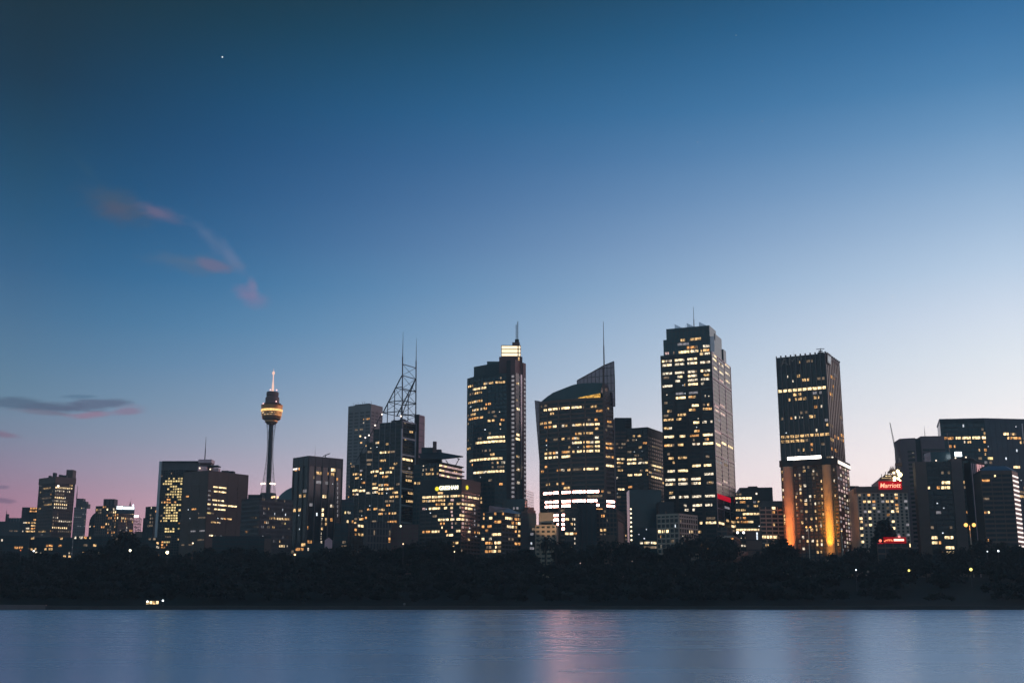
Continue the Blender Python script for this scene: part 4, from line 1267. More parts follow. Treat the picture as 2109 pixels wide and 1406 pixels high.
def truss_tower():
    b = Bld('truss_tower', 'stepped tower crowned by an open steel truss with two tall masts', corner(724, 826.5, 856.5, 1090, 30, 869), (826.5, 869), 'skyscraper')
    L, R = b.faces
    W_ = R.len
    zb = {}
    # stepped main body: profile in the plane of the wide face
    steps = [(130, 870), (180, 800), (222, 735), (262, 655), (300, 618), (430, 610)]
    prof = []
    for i, (x, y) in enumerate(steps):
        u, z = L.pix(*zp('4', x, y))
        u = max(u, 0) if i else 0
        prof.append((u, z))
    mb = MB()
    for (u, z), nx in zip(prof[:-1], prof[1:]):
        L.box(mb, u, nx[0] if nx is not prof[-1] else L.len, -W_, 0, ZG, z)
    mb.build('tower_body', M_GLASS, b.root)
    gs = []
    for i in range(len(prof) - 1):
        u0 = prof[i][0]; u1 = prof[i + 1][0] if i < len(prof) - 2 else L.len
        gs.append(b.grid(0, 3.85, max(4.5, (u1 - u0) / max(1, round((u1 - u0) / 6.2))), 1.5, .5, M_DARK, .25, z1=prof[i][1], u0=u0, u1=u1, colmat=M_LGREY))
    gR = b.grid(1, 3.85, W_ / 6, 1.3, .35, M_DARKG, .2, z1=prof[-2][1] + 1)
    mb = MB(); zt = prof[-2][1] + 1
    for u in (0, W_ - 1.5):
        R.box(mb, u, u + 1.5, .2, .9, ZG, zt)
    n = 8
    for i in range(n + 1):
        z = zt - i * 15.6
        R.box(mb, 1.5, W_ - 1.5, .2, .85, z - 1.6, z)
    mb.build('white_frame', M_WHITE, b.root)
    # pale slab on the right
    Ys = b.plan[2].y + 1
    q0 = P(857, 853, Ys); q1 = P(874, 855, Ys)
    mb = MB(); mb.box(q0.x - 1.5, q0.x + (q1.x - q0.x) * .42, Ys, Ys + 26, ZG, q0.z); mb.build('service_core', M_DARK, b.root)
    sx0, sx1 = q0.x + (q1.x - q0.x) * .42, q1.x
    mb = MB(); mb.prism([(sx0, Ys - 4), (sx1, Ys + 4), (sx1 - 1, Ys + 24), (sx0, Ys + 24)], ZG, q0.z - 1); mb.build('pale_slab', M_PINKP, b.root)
    sfc = Face((sx0, Ys - 4), (sx1, Ys + 4))
    mb = MB()
    for i in range(26):
        z = q0.z - 3 - i * 6
        sfc.box(mb, .1, sfc.len - .1, -.1, .06, z, z + .25)
    mb.build('panel_joints', M_REDST, b.root)
    # truss: two frames in depth, joined by cross beams
    zr = prof[-2][1]
    def nodeL(x, y, dep=0.0):
        q = Face(L.p0 - L.n * dep, L.p1 - L.n * dep); u, z = q.pix(*zp('4', x, y)); return Vector(q.at(u, 0, z))
    D = W_ * .94
    A = [nodeL(x, y) for x, y in ((434, 612), (434, 560), (434, 480), (434, 408), (434, 330), (436, 262))]
    dv = (R.d * D)
    B = [Vector((p.x + dv.x, p.y + dv.y, p.z)) for p in A]
    def bar(nm, a, c, r): 
        mb = MB(); mb.tube(a, c, r, seg=6); return mb.build(nm, M_METAL, b.root)
    for T, ytop, x in ((A, 68, 440), (B, None, 0)):
        zt2 = nodeL(440, 68).z if ytop else nodeL(440, 68).z - 2
        top = Vector((T[-1].x, T[-1].y, zt2))
        bar('mast', T[0] - Vector((0, 0, 6)), T[-1] + Vector((0, 0, 7)), .62)
        mb = MB(); mb.tube(T[-1] + Vector((0, 0, 7)), top, .40, .10); mb.build('mast_tip', M_METAL, b.root)
    # sloping legs
    S = [nodeL(x, y) for x, y in ((432, 332), (392, 405), (350, 490), (318, 556), (270, 655), (225, 730), (160, 850))]
    for off in (Vector((0, 0, 0)), Vector((dv.x, dv.y, 0))):
        bar('sloping_leg', S[0] + off, S[3] + off, .60)
        if off.length < 1: 
            o2 = Vector((L.n.x, L.n.y, 0)) * .9
            bar('sloping_leg', S[3] + o2, S[6] + o2, .45)
        for (x, y) in ((390, 408), (347, 495)):
            p = nodeL(x, y) + off; bar('post', p, Vector((p.x, p.y, zr - .5)), .45)
    lev = [(3, 1), (2, 2), (1, 3)]
    for a, s in lev:
        for off in (Vector((0, 0, 0)), Vector((dv.x, dv.y, 0))):
            p = S[s] + off; q = Vector((A[a].x + off.x, A[a].y + off.y, p.z)); bar('beam', p, q, .42)
        bar('beam', S[s], S[s] + Vector((dv.x, dv.y, 0)), .34)
    for i in range(1, 6):
        bar('cross_beam', A[i], B[i], .46)
    for i in range(0, 5):
        bar('brace', A[i], B[i + 1], .20); bar('brace', B[i], A[i + 1], .20)
    for i in (1, 2):
        bar('brace', S[i], Vector((A[3 - i].x, A[3 - i].y, A[3 - i].z)), .2); bar('brace', S[i + 1], A[4 - i], .2)
    bar('brace', S[0] + Vector((dv.x, dv.y, 0)), nodeL(390, 600) + dv.to_3d() * .35, .5)
    for (x, y) in ((318, 566), (277, 632), (240, 692), (218, 706), (432, 577)):
        p = nodeL(x, y) + Vector((L.n.x, L.n.y, 0)) * 1.6
        mb = MB(); mb.ball(tuple(p), .75); mb.build('truss_lamp', emission('truss_lamp', (1, .82, .7), 2.5), b.root)
    mb = MB()
    for i in range(7):
        u = L.len * (.74 + .035 * i); h = random.uniform(1, 3.2)
        L.box(mb, u, u + 1.8, -9 - i % 3 * 3, -5, zr - .1, zr + h)
    mb.build('roof_plant', M_DARK, b.root)
    b.lit('4', '300 338 790 b;345 365 788 n;300 335 840 n;272 298 746 n;240 257 728 n;385 405 853 n;298 310 888 o;245 265 918 b;273 295 912 b;300 330 910 b;335 372 908 b;315 350 935 o;137 190 925 n;190 212 970 o;255 290 988 n;293 320 983 n;325 352 983 n;135 170 1024 b;173 210 1020 b;253 290 1015 b;293 325 1010 b;330 358 1005 n;137 170 1050 n;255 300 1040 n;305 325 1037 n;375 408 1030 n;223 245 1138 o;262 285 1136 o;310 328 1130 n;338 360 1107 o;292 320 1158 o;330 362 1157 o;372 398 1155 n;175 203 1193 o;205 222 1193 o;345 370 1207 o;375 402 1206 o;140 160 1250 n;165 200 1248 b;170 195 1286 o;265 280 930 n', gs)
    b.lit('4', '450 463 710 n;430 497 832 b;433 495 905 n;455 500 935 d;455 490 960 n;470 500 1035 n;427 437 1053 n;458 502 1085 n', [gR])
    b.specks(16, gs); b.rand(.07, gs, 2, 'ddnow', zmax=150, full=.4)
    b.done()
truss_tower()

# ------------------------------------------------------------------ mid-height buildings
def box_bld(name, label, xL, xK, xR, Y, th, yk, mat, fmat=None, fh=3.9, bw=4.5, band=1.3, col=.5, cat='building', proud=.3, top=0.0, parapet=None, gridR=True, cols=True, bands=True, colproud=None, group=None):
    b = Bld(name, label, corner(xL, xK, xR, Y, th, yk), (xK, yk), cat, group=group, kidx=1 if xL is not None else 0)
    b.body(mat)
    for i in range(len(b.faces)):
        if i == 1 and not gridR: continue
        b.grid(i, fh, bw, band, col, fmat or M_DARK, proud, top=top, cols=cols, bands=bands, colproud=colproud)
    if parapet: b.cap(parapet, 1.4, .6)
    return b

# 17 banded tower
b = box_bld('banded_tower', 'tall pale banded tower behind the truss crowned tower', 718, 764, 788, 1520, 30, 832, M_GREY, M_LGREY, 4.4, 9, 1.9, 2.2, top=9)
b.H2 = b.H
b.cap(M_GREY, 1.2, .3)
mb = MB(); q = b.outline(8)
mb.prism(q, b.H, b.H + 2.2); mb.build('roof_plant', M_DARK, b.root)
for i in range(9):
    f = b.faces[0]; u = 4 + i * (f.len - 8) / 8; mb = MB(); mb.tube(f.at(u, -6, b.H), f.at(u, -6, b.H + random.uniform(3, 6)), .25); mb.build('antenna', M_METAL, b.root)
b.lit('4', '200 248 597 o;200 208 608 w;170 186 706 b;112 130 937 n;115 130 870 n;108 125 1067 n;108 122 1095 n', [b.grids[0]], minw=2)
b.done()

# 15 finned slab
b = box_bld('finned_tower', 'dark slab tower with pale vertical fins right of the observation tower', 605.5, 636.5, 706, 1010, 47, 938, M_GLASS, M_GREY, 3.9, 7.2, .8, .8, top=8.5, bands=False, colproud=.9)
L, R = b.faces
mb = MB()
for f in (L, R): f.box(mb, 0, f.len, 0, .55, b.H - 8.6, b.H)
mb.build('upper_band', M_GREY, b.root)
mb = MB(); L.box(mb, 0, L.len * .36, .6, .8, b.H - 10.8, b.H - 9.2); mb.build('light_strip', emission('strip_light', (1, .9, .86), 1.3), b.root)
b.lit('3', '640 675 805 b;615 622 828 o;577 590 1000 b;640 665 815 n;570 587 1080 b;570 587 1105 b;568 578 1132 c;567 577 1160 w;565 575 1182 d;565 581 1237 n;560 570 1262 w;560 568 1285 w;558 575 1313 w;595 605 980 b;600 612 980 n;633 660 1057 w;633 650 1160 o;596 608 1162 n;596 608 1185 n;580 592 975 d;672 690 858 o;576 588 978 n')
b.lit('3', '378 392 792 o;394 412 790 o;430 434 992 c;426 432 990 c', [b.grids[0]])
b.lit('3', '508 515 1152 o;466 473 1200 o;512 517 865 d;534 538 1125 c')
for k in range(11):
    b.lit('3', '684 690 %d k' % (905 + 23 * k), [b.grids[1]], minw=1.0)
b.specks(10)
b.antenna(649.5, 916, 938, 1020, .16)
mb = MB(); q = P(675, 938, 1030); mb.tube((q.x - 2, 1030, b.H), (q.x - 2, 1030, b.H + 2.5), .4); mb.tube((q.x - 4, 1030, b.H + 2), (q.x + 2, 1030, b.H + 4.5), .35); mb.build('roof_plant', M_BLACK, b.root)
b.done()

# 16 small stepped block between finned slab and truss tower
b = box_bld('glass_block', 'low bluish glass block between the finned slab and the truss tower', None, 699, 730, 1040, 14, 1033, M_GLASST, M_DARKG, 3.8, 5)
b.block('roof_storey', M_BLUER, 703, 727, 1028, b.H, 0, 4, 8)
b.lit('G', '190 215 140 b;210 235 165 y;280 290 175 w;315 325 168 w;255 305 342 b;400 430 342 w;365 440 400 o;275 295 490 c;355 372 685 w')
b.lit('3', '730 742 1103 b;742 760 1108 w;765 778 1112 w;745 760 1100 d')
b.done()
b = box_bld('terraced_block', 'low dark terraced block with an orange lit corner left of the truss tower', 690, 716, 762, 930, 24, 1076, M_DARK, M_DARKG, 3.4, 5, 1.1)
b.lit('G', '480 620 480 b;405 470 490 o;500 545 620 n;565 612 618 n;515 625 265 n;520 620 300 o;650 705 290 n;240 300 345 b')
b.done()

# 10 yellow-lit tower with white edge
b = box_bld('lit_slab_tower', 'slab tower with a yellow lit face and a pale vertical left edge', 331, 383, 412, 1150, 5, 967, M_GLASS, M_DARK, 2.55, 2.5, .95, .5)
L = b.faces[0]
mb = MB(); L.box(mb, -1.6, 0.9, -6, .9, ZG, P(334, 949, 1150).z); mb.build('white_edge', M_WHITE, b.root)
q0, q1 = P(334.5, 949.5, 1151), P(411, 949.5, 1151)
mb = MB(); mb.box(q0.x, q1.x, 1151.5, 1176, b.H - .3, q0.z); mb.build('penthouse', M_GREY, b.root)
mb = MB(); mb.box(q0.x, q1.x, 1150.8, 1151.4, q0.z - 1.4, q0.z + .3); mb.build('roof_edge', M_DARK, b.root)
b.lit('2', '245 425 537 y;205 425 568 y;185 285 595 y;365 425 596 y;255 350 622 y;295 420 650 y;225 255 675 y;268 325 677 y;340 410 675 y;190 320 697 y;340 400 700 y;215 330 727 y;330 400 728 y;235 260 757 n;270 300 757 y;335 380 752 y;225 265 780 o;345 400 778 y;190 330 803 o;215 320 832 y;325 400 830 y;195 330 858 y;205 320 885 y;330 400 890 y;195 350 912 y;205 340 940 y;180 345 966 y;190 345 994 y;205 320 1072 y;345 385 1085 y;195 310 1103 y;370 385 1000 w;190 260 1215 y;170 240 1235 o;165 230 1258 o;150 210 1280 o;180 220 1300 o;210 270 1180 d', [b.grids[0]], skip=.12)
b.done()

# 11 brown banded block
b = box_bld('brown_block', 'brown banded office block with cream lit strips right of the yellow lit slab', 379, 430, 512, 1110, 33, 968, M_BROWN, M_BROWN, 4.1, 12, 2.4, 1.0, top=14)
L, R = b.faces
def roofbox(name, mat, xa, xb, yt, Y, dep, zb):
    q0, q1 = P(xa, yt, Y), P(xb, yt, Y)
    mb = MB(); mb.box(q0.x, q1.x, Y, Y + dep, zb, q0.z); return mb.build(name, mat, b.root)
roofbox('penthouse', M_PINKP, 408.5, 436, 945.5, 1126, 12, P(420, 952.5, 1126).z)
roofbox('penthouse_wall', M_REDST, 412, 435, 952.6, 1128, 10, b.H - 1)
roofbox('canopy', M_DARK, 420, 449, 957.5, 1124, 12, P(420, 959.5, 1124).z)
roofbox('terrace', M_PINKP, 408, 425, 959.8, 1119, 6, b.H - 1)
roofbox('terrace', M_PINKP, 439.5, 450, 963, 1126, 8, b.H - 2)
roofbox('roof_plant', M_DARK, 456, 470, 968.5, 1140, 10, b.H - 4)
roofbox('roof_plant', M_DARK, 471, 481, 969.5, 1142, 8, b.H - 4)
b.antenna(424.5, 899, 944, 1132, .6)
for x, y in ((411.3, 963.6), (433, 965.8)):
    q = P(x, y, 1116); mb = MB(); mb.ball(tuple(q), .75); mb.build('roof_lamp', emission('roof_lamp', (1, .8, .6), 2), b.root)
b.lit('2', '650 705 605 k;725 790 610 k;805 860 615 d;640 700 657 k;722 865 667 b;640 700 710 k;730 862 713 b;640 695 757 k;715 840 765 b;635 700 803 b;598 620 803 o;722 860 817 b;865 980 825 b;635 690 857 k;735 855 864 b;650 700 897 y;705 730 903 d;870 950 582 y;960 1000 588 y;700 800 998 n;805 920 1003 n;680 720 1160 b;728 745 560 w;950 1000 640 d', [b.grids[1]], minw=1.6)
b.lit('2', '430 465 718 o;495 545 858 o;583 592 553 c;560 570 940 d', [b.grids[0]])
b.specks(10)
b.done()

# 12 grid-facade block
b = box_bld('grid_block', 'wide dark block with fine grid facade below the observation tower', 499, 536, 603, 950, 40, 1024, M_GREY, M_GREY, 3.6, 1.6, 1.5, .5, proud=.5)
q0, q1 = P(511, 1018, 970), P(540, 1018, 970)
mb = MB(); mb.box(q0.x, q1.x, 970, 980, b.H - 2, q0.z); mb.build('roof_plant', M_DARK, b.root)
q0, q1 = P(541, 1019.5, 968), P(556, 1019.5, 968)
b.lit('2', '1395 1475 962 b;1325 1545 998 n;1288 1322 1030 w;1430 1500 1268 b;1505 1530 1265 w;1485 1495 1045 y;1265 1275 903 c;1465 1472 880 c;1375 1385 918 c;1495 1505 925 c', [b.grids[1]])
b.lit('2', '1130 1140 985 d;1155 1165 990 d;1160 1168 1030 d;1115 1122 1105 w', [b.grids[0]])
b.specks(8)
b.done()
b = box_bld('low_block', 'long low dark building in front of the brown banded block', None, 438, 558, 905, 4, 1103, M_DARK, M_DARKG, 3.4, 8, 1.2)
b.lit('2', '678 720 1160 b;780 795 1087 c;755 765 1115 d')
b.done()
b = box_bld('stone_annex', 'narrow dark stone annex with a pale end wall near the park edge', None, 545, 560, 880, 12, 1108, M_BROWN, M_BROWN, 3.6, 4)
b.done()

# 13 domed hall roof
Yd = 1300
ctr = P(618, 1062, Yd); top = P(606, 995, Yd)
t = thing('domed_hall', 'curved dark domed roof between the observation tower and the finned slab', 'building', (ctr.x, Yd, ZG))
Rr = top.z - ctr.z
mb = MB()
mb.lathe((ctr.x, Yd + 20, 0), [(Rr * math.cos(a), ctr.z + Rr * math.sin(a)) for a in [math.radians(6 * i) for i in range(15)]] + [(.5, ctr.z + Rr)], 40)
mb.build('dome_roof', principled('dome_steel', (.10, .11, .125), .4), t, smooth=True)
mb = MB(); mb.lathe((ctr.x, Yd + 20, 0), [(Rr * .99, ZG), (Rr * .99, ctr.z)], 40); mb.build('drum_wall', M_DARK, t)
for i, (x, y) in enumerate(((560.5, 1023.5), (565, 1022.5), (572, 1023.5))):
    q = P(x, y, 1215); mb = MB(); mb.ball(tuple(q), 1.1); mb.build('lamp', emission('small_orange', (1, .6, .3), 2), t)

# 19 building with tilted canopy roof
b = box_bld('canopy_tower', 'tower with a tilted canopy roof on struts over pinkish lit terraces', 852, 904, 951, 1060, 26, 953, M_GLASST, M_DARKG, 3.9, 4, 1.3, .4)
L, R = b.faces
mb = MB(); R.box(mb, -.4, R.len + 1.2, -12, 1.6, b.H, b.H + 1.0)
mb.build('terrace_slab', M_DARK, b.root)
for k in range(1, 4):
    mb = MB(); R.box(mb, -.4, R.len + 2.2, -3, 1.8, b.H - k * 4.3, b.H - k * 4.3 + 1.1); mb.build('terrace_slab', M_REDST, b.root)
gt = dict(f=R, u0=0, u1=R.len, z0=b.H - 13, z1=b.H + .1, nf=3, nb=9, fh=4.36, bw=R.len / 9, band=1.2, col=.25)
for j in range(3):
    for i in range(9):
        a = i * gt['bw']; 
        b.panes.append((Face(R.at(0, .35, 0)[:2], R.at(R.len, .35, 0)[:2]), a + .15, a + gt['bw'] - .1, gt['z0'] + j * 4.36 + .2, gt['z0'] + j * 4.36 + 3.1, 'p' if random.random() < .8 else 'b'))
# upper dark block, canopy and struts
Yc = 1064
def pb(name, mat, xa, xb, yt, yb, Y, dep):
    q0, q1 = P(xa, yt, Y), P(xb, yt, Y); z0 = P(xa, yb, Y).z
    mb = MB(); mb.box(q0.x, q1.x, Y, Y + dep, z0, q0.z); return mb.build(name, mat, b.root)
pb('upper_block', M_DARKG, 862, 909, 942, 956, 1066, 16)
pb('plant_room', M_DARKG, 868, 892, 921, 940, 1072, 12)
pb('plant_room', M_BLUER, 898, 909, 925, 936, 1074, 10)
pb('chimney', M_REDST, 891.5, 899, 908.5, 936, 1070, 4)
def q3(x, y, Y): return tuple(P(x, y, Y))
mb = MB()
mb.v = [q3(862, 935, 1064), q3(909, 933, 1072), q3(954, 941, 1056), q3(916, 945.5, 1048), q3(868, 946, 1050)]
mb.v += [(v[0], v[1], v[2] + .9) for v in mb.v]
mb.f = [(4, 3, 2, 1, 0), (5, 6, 7, 8, 9)] + [(i, (i + 1) % 5, 5 + (i + 1) % 5, 5 + i) for i in range(5)]
mb.build('canopy_roof', M_BLACK, b.root)
for x0, y0, x1, y1 in ((918, 947, 925, 957.5), (946, 944, 936.5, 961), (942, 943.5, 946.5, 945.5)):
    mb = MB(); mb.tube(q3(x0, y0, 1060), q3(x1, y1, 1060), .42); mb.build('strut', M_BLACK, b.root)
mb = MB(); mb.tube(q3(906, 955, 1059), q3(929, 958.5, 1059), .4); mb.build('beam', M_BLACK, b.root)
b.lit('O', '370 470 905 n;150 180 940 w;180 200 1040 n;290 380 1015 n;400 470 1010 n;230 270 910 d;240 290 1030 n;560 620 1000 n', [b.grids[0]])
b.specks(8, [b.grids[0]])
b.done()

# 20 sign building
b = box_bld('sign_building', 'lit office block with a yellow white rooftop name sign and yellow disc emblems', 866, 950, 989, 965, 26, 985, M_GLASS, M_DARK, 3.08, 5.2, 1.35, .35, top=10)
L, R = b.faces
mb = MB()
for f in (L, R): f.box(mb, 0, f.len, 0, .55, b.H - 10.2, b.H)
mb.build('sign_fascia', M_DARK, b.root)
u, z = L.pix(*zp('A', 262, 372)); u1, _ = L.pix(*zp('A', 552, 330))
fs = Face(L.at(0, .9, 0)[:2], L.at(L.len, .9, 0)[:2])
tx = text_mesh('lettering', 'GRESHAM', emission('name_letters', (1, .95, .66), 2.4), b.root, fs.at(u, 0, z + .6), L.ang, 4.6, .25, 1.0, bold=.07)
wd = max(v.co.x for v in tx.data.vertices); tx.scale = ((u1 - u) / wd, 1, 1)
for f, zx, zy_ in ((L, 230, 342), (R, 668, 322)):
    uu_, zz_ = f.pix(*zp('A', zx, zy_))
    mb = MB(); mb.tube(f.at(uu_, .6, zz_), f.at(uu_, 1.1, zz_), 1.75, seg=18); mb.build('disc_emblem', M_YSIGN, b.root)
b.lit('A', '0 130 462 b;140 230 450 b;230 350 445 b;370 420 440 b;430 530 450 b;540 580 450 n;0 70 525 n;75 190 517 n;200 345 508 n;205 270 565 o;280 345 562 n;390 470 555 n;520 580 565 n;0 45 632 p;100 270 628 b;330 375 615 b;425 465 612 b;565 590 617 w;240 330 800 b;330 415 795 b;425 500 790 b;520 585 790 b;570 590 735 b;270 300 852 o;310 340 850 o;0 40 985 o;50 120 980 o;140 260 972 b;290 325 962 b;345 375 967 o;515 580 965 b;365 465 1078 b;455 490 1200 n;470 510 1305 b;430 480 495 p;430 460 675 p;440 465 735 p;440 465 850 p;440 465 900 p;495 530 855 d;320 540 265 o', [b.grids[0]])
b.lit('A', '695 755 455 b;770 860 460 b;600 630 440 b;600 690 570 b;695 790 572 b;650 760 625 b;770 800 625 n;590 640 735 b;590 640 790 b;690 735 970 b;790 880 985 o;800 835 1030 o;860 890 1045 n;610 635 500 p;610 635 675 p;605 630 850 p;605 630 900 p;780 805 510 k;780 805 680 k;780 805 740 k;780 805 850 k;780 805 910 k;670 690 800 w;610 640 245 n;680 695 235 b', [b.grids[1]])  # stacked pink and pale panes on both faces stand in for reflections
b.specks(10)
b.done()

# 23 orange-lit block with blue-grey roof, and its neighbours
b = box_bld('amber_lit_block', 'block with amber lit floors under a blue-grey roof beside the yellow sign', 990, 1033, 1078, 885, 33, 1054, M_GLASS, M_DARK, 3.0, 4.2, 1.15, .3)
L, R = b.faces
z0 = b.H
mb = MB(); mb.v = [L.at(3, -1, z0), L.at(L.len, 0, z0), R.at(R.len, 0, z0), R.at(R.len, -14, z0 + 5.6), R.at(4, -14, z0 + 5.6), L.at(6, -14, z0 + 3)]
mb.v += [(v[0], v[1], z0 - 1.0) for v in mb.v]
mb.f = [(0, 1, 2, 3, 4, 5), (11, 10, 9, 8, 7, 6)] + [(i, 6 + i, 6 + (i + 1) % 6, (i + 1) % 6) for i in range(6)]
mb.build('sloped_roof', M_BLUER, b.root)
b.lit('A', '1250 1365 800 b;1390 1500 797 o;1490 1545 745 o;1405 1480 745 d;1100 1200 858 o;1290 1390 905 b;1455 1500 900 b;1410 1435 1000 o;1465 1495 1000 n;1455 1490 1055 n;1395 1490 1160 o;1060 1210 1015 b;1000 1065 765 b;1095 1125 712 o;1210 1240 700 o;1010 1050 625 y;975 1005 690 o;905 945 910 o;995 1055 920 o;960 1000 975 o;1010 1055 1075 w;900 945 1110 b;960 1090 1180 o;1100 1200 1168 b;1110 1140 1225 b;975 1050 1225 d;955 1060 1282 o;1060 1125 1275 b;1150 1195 1268 n;1080 1110 1325 d;955 970 1320 n;930 950 757 o;865 895 778 y', [*b.grids])
b.specks(5)
b.done()
b = box_bld('dark_slab_block', 'dark banded low block with reddish roof left of the warmly lit beige building', None, 1072, 1104, 905, 22, 1056, M_DARK, M_DARKG, 3.6, 6, 1.3)
b.block('roof_storey', M_REDST, 1089, 1100, 1044, b.H, 0, 3, 8)
b.block('roof_storey', M_REDST, 1086, 1103, 1050, b.H - .2, 0, 2, 12)
b.lit('A', '1635 1700 1245 k;1650 1670 1175 c')
b.done()
# 22 lattice glass screens
b = box_bld('glass_annex', 'low glass annex with lattice screen right of the lantern topped tower', 1036, 1080, 1097, 1010, 18, 1042, M_GLASST, M_DARKG, 3.6, 4, 1.0, .25)
L, R = b.faces
mb = MB()
zt_ = P(1090, 1009, 1010).z
for i in range(9):
    u = R.len * i / 8; mb.tube(R.at(u, .6, b.H - 2), R.at(u, .6, zt_), .14, seg=4)
for j in range(8):
    z = b.H - 2 + (zt_ - b.H + 2) * j / 7; mb.tube(R.at(0, .6, z), R.at(R.len, .6, z), .14, seg=4)
mb.build('lattice_screen', M_REDST, b.root)
mb = MB(); zq = P(1060, 1027, 1012).z
L.box(mb, L.len * .05, L.len, -9, -1, b.H - .1, zq); mb.build('glazed_storey', M_GLASST, b.root)
b.specks(3)
b.done()

# 24 warmly lit beige building
b = Bld('beige_building', 'warmly lit beige building with dark window bands below the sail tower', corner(1102.5, 1146, 1154, 905, 10, 1080), (1146, 1080))
b.body(M_SAND)
L = b.faces[0]
g = b.grid(0, 3.45, L.len / 4, 1.75, 1.6, M_SAND, .7, top=.9)
mb = MB(); L.box(mb, .8, L.len - 1.2, -.02, .12, ZG + 10, b.H - 1.0); mb.build('dark_glazing', M_GLASS, b.root)
q0, q1 = P(1110.5, 1055, 912), P(1140.5, 1055, 912)
mb = MB(); mb.box(q0.x, q1.x, 912, 926, b.H - .5, q0.z); up = mb.build('upper_wall', M_SAND, b.root)
mb = MB(); mb.box(q0.x + 1.6, q1.x - 1.6, 911.9, 912.5, b.H + .2, b.H + 2.0); mb.build('window_band', M_BLACK, b.root)
b.lit('D', '360 430 740 w;470 530 745 w;265 300 668 w;360 400 668 w', [g])
for i, (x, y, tx_, ty, e) in enumerate(((1126, 1122, 1126, 1066, 42000),)):
    ld = bpy.data.lights.new('added_facade_spot', 'SPOT'); ld.energy = e; ld.color = (1, .62, .34); ld.spot_size = math.radians(44); ld.spot_blend = .5; ld.shadow_soft_size = .6  # unseen spot added to give the facade its warm light
    o = bpy.data.objects.new('added_facade_spot', ld); COL.objects.link(o); o.parent = b.root
    p, tg = P(x, y, 872), P(tx_, ty, 906)
    o.location = p - parent_world(b.root); o.rotation_euler = (p - tg).to_track_quat('Z', 'Y').to_euler()
b.done()

# 26 the row in front of the sail tower
b = box_bld('dark_office_block', 'dark low office block with one bright strip in front of the sail tower', None, 1162.5, 1191, 915, 6, 1046, M_GLASS, M_DARK, 3.7, 4, 1.5, .4)
b.lit('D', '708 808 533 b;850 872 535 w;708 870 862 b;870 938 862 o;885 897 593 w;885 897 678 w;885 897 762 w;885 900 930 w;885 900 1015 w;660 690 930 d')
b.done()
b = box_bld('ribbed_block', 'blank dark ribbed block below the middle of the sail tower', None, 1188, 1228, 930, 5, 1037, M_DARKG, M_DARK, 30, 4.2, .8, 1.2, colproud=1.0)
b.block('roof_plant', M_DARK, 1191, 1213, 1033, b.H - .3, 0, 3, 8)
b.lit('D', '1230 1248 575 c;1215 1228 852 c')
b.specks(2)
b.done()
b = box_bld('fluted_block', 'brownish fluted block with one orange window below the sail tower right side', 1227, 1270, 1286, 935, 12, 1048, M_DARK, M_BROWN, 3.8, 2.6, 1.2, .7)
mb = MB(); f = b.faces[0]
for i in range(14): f.box(mb, f.len * .15 + i * f.len * .055, f.len * .15 + i * f.len * .055 + .8, 0, .9, ZG, b.H - 20)
mb.build('flutes', M_BROWN, b.root)
mb = MB(); b.faces[1].box(mb, .5, b.faces[1].len * .7, .2, .8, ZG, b.H - 9); mb.build('stone_pier', M_REDST, b.root)
b.lit('D', '1420 1490 535 o;1515 1550 545 d;1565 1612 930 b;1375 1390 555 d', [b.grids[0]])
b.done()

# 27 tower right of the sail tower
b = Bld('twin_block_tower', 'dark twin block tower with many lit strips right of the sail tower', corner(1290, 1333, 1364, 1185, 28, 879), (1333, 879))
b.body(M_GLASS)
b.grid(0, 3.9, 5.2, 1.5, .5, M_DARK, .3, top=3); b.grid(1, 3.9, 5.2, 1.5, .5, M_DARK, .3, top=9)
q0, q1 = P(1266, 860, 1196), P(1300.5, 860, 1196)
mb = MB(); mb.box(q0.x, q1.x, 1196, 1222, ZG, q0.z); mb.build('rear_tower', M_BROWN, b.root)
mb = MB(); mb.box(q0.x + (q1.x - q0.x) * .62, q1.x + .1, 1195.7, 1196, q0.z - 14, q0.z - 1.5)
for i in range(5): mb.box(q0.x + (q1.x - q0.x) * .6, q1.x + .2, 1195.4, 1195.7, q0.z - 2.6 - i * 3, q0.z - 1.6 - i * 3)
mb.build('louvres', M_GREY, b.root)
fr = Face((q0.x, 1196), (q1.x, 1196)); s_H = b.H; b.H = q0.z; b.faces.append(fr)
b.grid(2, 3.9, 5.0, 1.5, .5, M_DARK, .3, top=14); b.H = s_H
b.lit('7', '55 95 857 b;55 90 880 n;60 88 928 n;60 95 1028 b;52 60 955 w;62 86 790 d;55 75 905 d', [b.grids[2]])
b.lit('7', '105 160 855 b;105 160 877 b;100 140 950 b;150 190 945 b;105 118 1027 n;105 155 768 d;220 240 955 n;170 240 880 w;170 200 870 d;180 230 915 d;150 175 835 d', [b.grids[0]])
b.lit('7', '245 300 908 b;245 300 955 b;215 243 940 n;250 300 885 d;260 300 930 n', [b.grids[1]])
b.rand(.05, pal='ddwn'); b.specks(14)
b.done()

